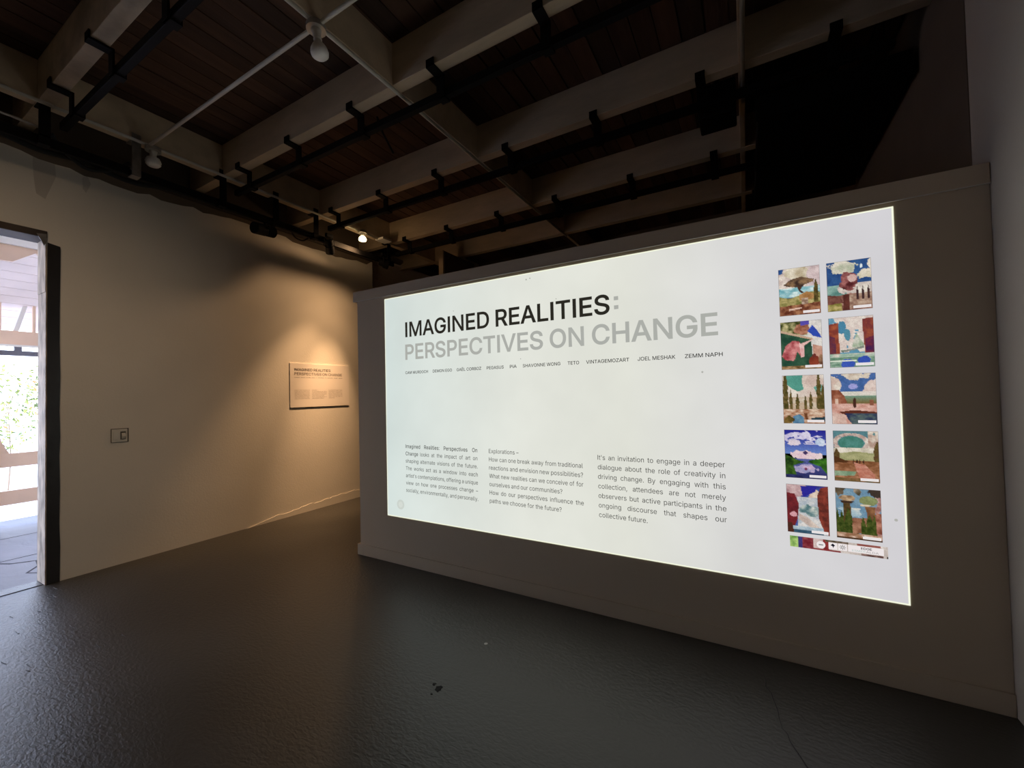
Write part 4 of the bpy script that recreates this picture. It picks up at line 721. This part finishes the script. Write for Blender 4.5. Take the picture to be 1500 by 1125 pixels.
# ------------------------------------------------------------------ switch plate
sw = empty('light_switch', (XL, 1.507, 1.15)); y0, y1, z0, z1 = 1.453, 1.561, 1.092, 1.208
adopt(sw, box('wall_plate', (XL+0.0005, y0, z0), (XL+0.012, y1, z1), M['plate'], None, 0.003),
      box('dimmer_panel', (XL+0.011, y0+0.012, z0+0.022), (XL+0.014, y0+0.047, z1-0.022), M['plate'], None, 0.001),
      box('rocker_slot', (XL+0.011, y0+0.058, z0+0.022), (XL+0.0135, y1-0.012, z1-0.022), M['switch_dark']),
      MB().prism([(XL+0.0125, z0+0.026), (XL+0.024, z0+0.05), (XL+0.021, z0+0.066), (XL+0.0125, z0+0.082)], 'y', y0+0.066, y1-0.015).build('rocker', M['plate']))
adopt(sw, box('shadow_gap', (XL+0.0002, y0-0.004, z0-0.003), (XL+0.004, y1+0.010, z1+0.006), M['switch_dark']))
tag(sw, 'square double switch plate on the left wall beside the doorway', 'switch')
# ------------------------------------------------------------------ outside: porch, yard, greenery
pf = struct(box('porch_floor', (-8.15, -4, -0.12), (XO, 6.5, -0.004), M['porchfloor']))
yard = struct(box('ground', (-60, -40, -0.5), (-8.15, 60, -0.35), M['yard']))
def on_strip(p): return p
pts = [(-5.95, 0.95), (-5.88, 0.985), (-5.80, 1.05), (-5.76, 1.12), (-5.62, 1.15), (-5.60, 1.19), (-5.49, 1.13), (-5.36, 1.08), (-5.30, 1.08), (-5.22, 1.12), (-5.15, 1.13)]
strip([Vector(p) for p in [(-6.1, 0.80), (-6.05, 0.9), (-5.98, 0.93), (-6.0, 1.0), (-5.9, 1.05), (-5.82, 1.15), (-5.80, 1.19), (-5.6, 1.16), (-5.45, 1.06), (-5.38, 1.10), (-5.25, 1.13)]], 0.010, -0.006, -0.0025, 'crack', M['crack'], pf)
for x in (-6.05, -7.05): box('slab_joint', (x-0.006, -4, -0.006), (x+0.006, 6.5, -0.0028), M['crack'], pf)
po = empty('covered_porch', (-7.74, 1.3, 0))
tag(po, 'tan painted porch railing, posts and boarded roof outside the doorway', 'porch')
X0 = -7.74; ps = []
for y in (-2.4, -0.6, 1.215, 3.1): ps.append(box('post', (X0-0.05, y-0.05, 0), (X0+0.05, y+0.05, 2.16), M['porch'], None, 0.004))
for z0_, z1_ in ((0.70, 0.865), (0.25, 0.42)): ps.append(box('rail', (X0-0.02, -4, z0_), (X0+0.02, 6, z1_), M['porch'], None, 0.004))
ps.append(MB().prism([(1.265, 0.865), (1.36, 0.865), (1.30, 1.0), (1.265, 1.2)], 'x', X0-0.02, X0+0.02).build('gusset', M['porch']))
ps.append(box('beam', (X0-0.05, -4, 2.16), (X0+0.05, 6, 2.345), M['porch'], None, 0.004))
ps.append(box('beam_moulding', (X0+0.05, -4, 2.150), (X0+0.07, 6, 2.175), M['porchwhite']))
ps.append(box('hanging_bar', (X0-0.03, -4, 2.045), (X0+0.03, 6, 2.105), M['pipe']))
for y in (-0.3, 1.425, 3.0): ps.append(box('bar_strut', (X0-0.025, y-0.03, 2.10), (X0+0.025, y+0.03, 2.162), M['pipe']))
ps.append(MB().prism([(1.385, 2.345), (1.425, 2.345), (1.53, 2.80), (1.49, 2.80)], 'x', X0-0.02, X0+0.03).build('brace', M['porchwhite']))
ps.append(box('batten', (X0+0.02, 1.535, 2.345), (X0+0.06, 1.56, 3.3), M['porch']))
ps.append(box('batten', (X0+0.02, 1.17, 2.345), (X0+0.06, 1.285, 3.3), M['porch']))
n = 20
for i in range(n):      # roof boards running along the porch, climbing towards the wall
    xa = -8.3+i*(8.3-5.14)/n; xb = xa+(8.3-5.14)/n-0.006; za = 2.42+(xa+8.3)*0.40; zb = 2.42+(xb+8.3)*0.40
    ps.append(MB().prism([(xa, za), (xb, zb), (xb, zb+0.025), (xa, za+0.025)], 'y', -4, 6.5).build('roof_board', M['porchroof']))
ps.append(MB().prism([(-8.4, 2.45), (-5.12, 3.76), (-5.12, 3.80), (-8.4, 2.49)], 'y', -4.2, 6.7).build('roof_sheet', M['darkwall']))
ps.append(MB().prism([(0.55, 2.90), (1.5, 2.90), (1.5, 2.80), (1.23, 2.80), (1.16, 2.855), (1.02, 2.74), (0.80, 2.73), (0.55, 2.73)], 'x', -5.75, -5.72).build('gable_board', M['porch']))
ps.append(MB().prism([(0.55, 2.97), (1.5, 2.97), (1.5, 2.885), (0.55, 2.885)], 'x', -5.71, -5.68).build('fascia', M['porchwhite']))
adopt(po, *ps)
def bush(x, y, z0, h, r, n, seed, label):
    t = empty('shrub', (x, y, -0.35)); rr = random.Random(seed)
    tr = MB().tube([(x, y, -0.35), (x+0.05, y+0.03, z0), (x-0.03, y, z0+h*0.6)], [0.014, 0.010, 0.005], 8)
    for k in range(6):
        a = rr.uniform(0, 6.28); tr.tube([(x, y, z0+h*0.1*k), (x+r*0.7*math.cos(a), y+r*0.7*math.sin(a), z0+h*(0.25+0.12*k))], [0.006, 0.003], 6)
    ps = [tr.build('trunk', M['bark'])]
    for mname, cnt in (('leaf_a', n), ('leaf_b', n//3), ('bloom', n//14)):
        mb = MB()
        for k in range(cnt):
            while True:
                p = Vector((rr.uniform(-1, 1), rr.uniform(-1, 1), rr.uniform(-1, 1)))
                if 0.15 < p.length < 1: break
            c = Vector((x+p.x*r, y+p.y*r, z0+h*0.5+p.z*h*0.5)); u = Vector((rr.uniform(-1, 1), rr.uniform(-1, 1), rr.uniform(-1, 1))).normalized(); v = u.orthogonal().normalized(); s = rr.uniform(0.025, 0.06)
            k0 = len(mb.v); nn = u.cross(v)*s*0.15
            mb.v += [tuple(c-u*s), tuple(c+v*s*0.45+nn), tuple(c+u*s), tuple(c-v*s*0.45+nn)]; mb.f += [(k0, k0+1, k0+2), (k0, k0+2, k0+3)]
        o = mb.build('foliage' if mname != 'bloom' else 'blossoms', M[mname]); o['kind'] = 'stuff'; ps.append(o)
    adopt(t, *ps); return tag(t, label, 'shrub')
bush(-14.5, 3.3, 0.75, 1.9, 0.55, 620, 5, 'taller airy shrub beyond the porch railing, right against the door jamb')
bush(-12.6, 2.2, 0.4, 1.9, 0.60, 420, 6, 'low yellow-green shrub with orange blooms behind the porch railing, left of the jamb shrub')
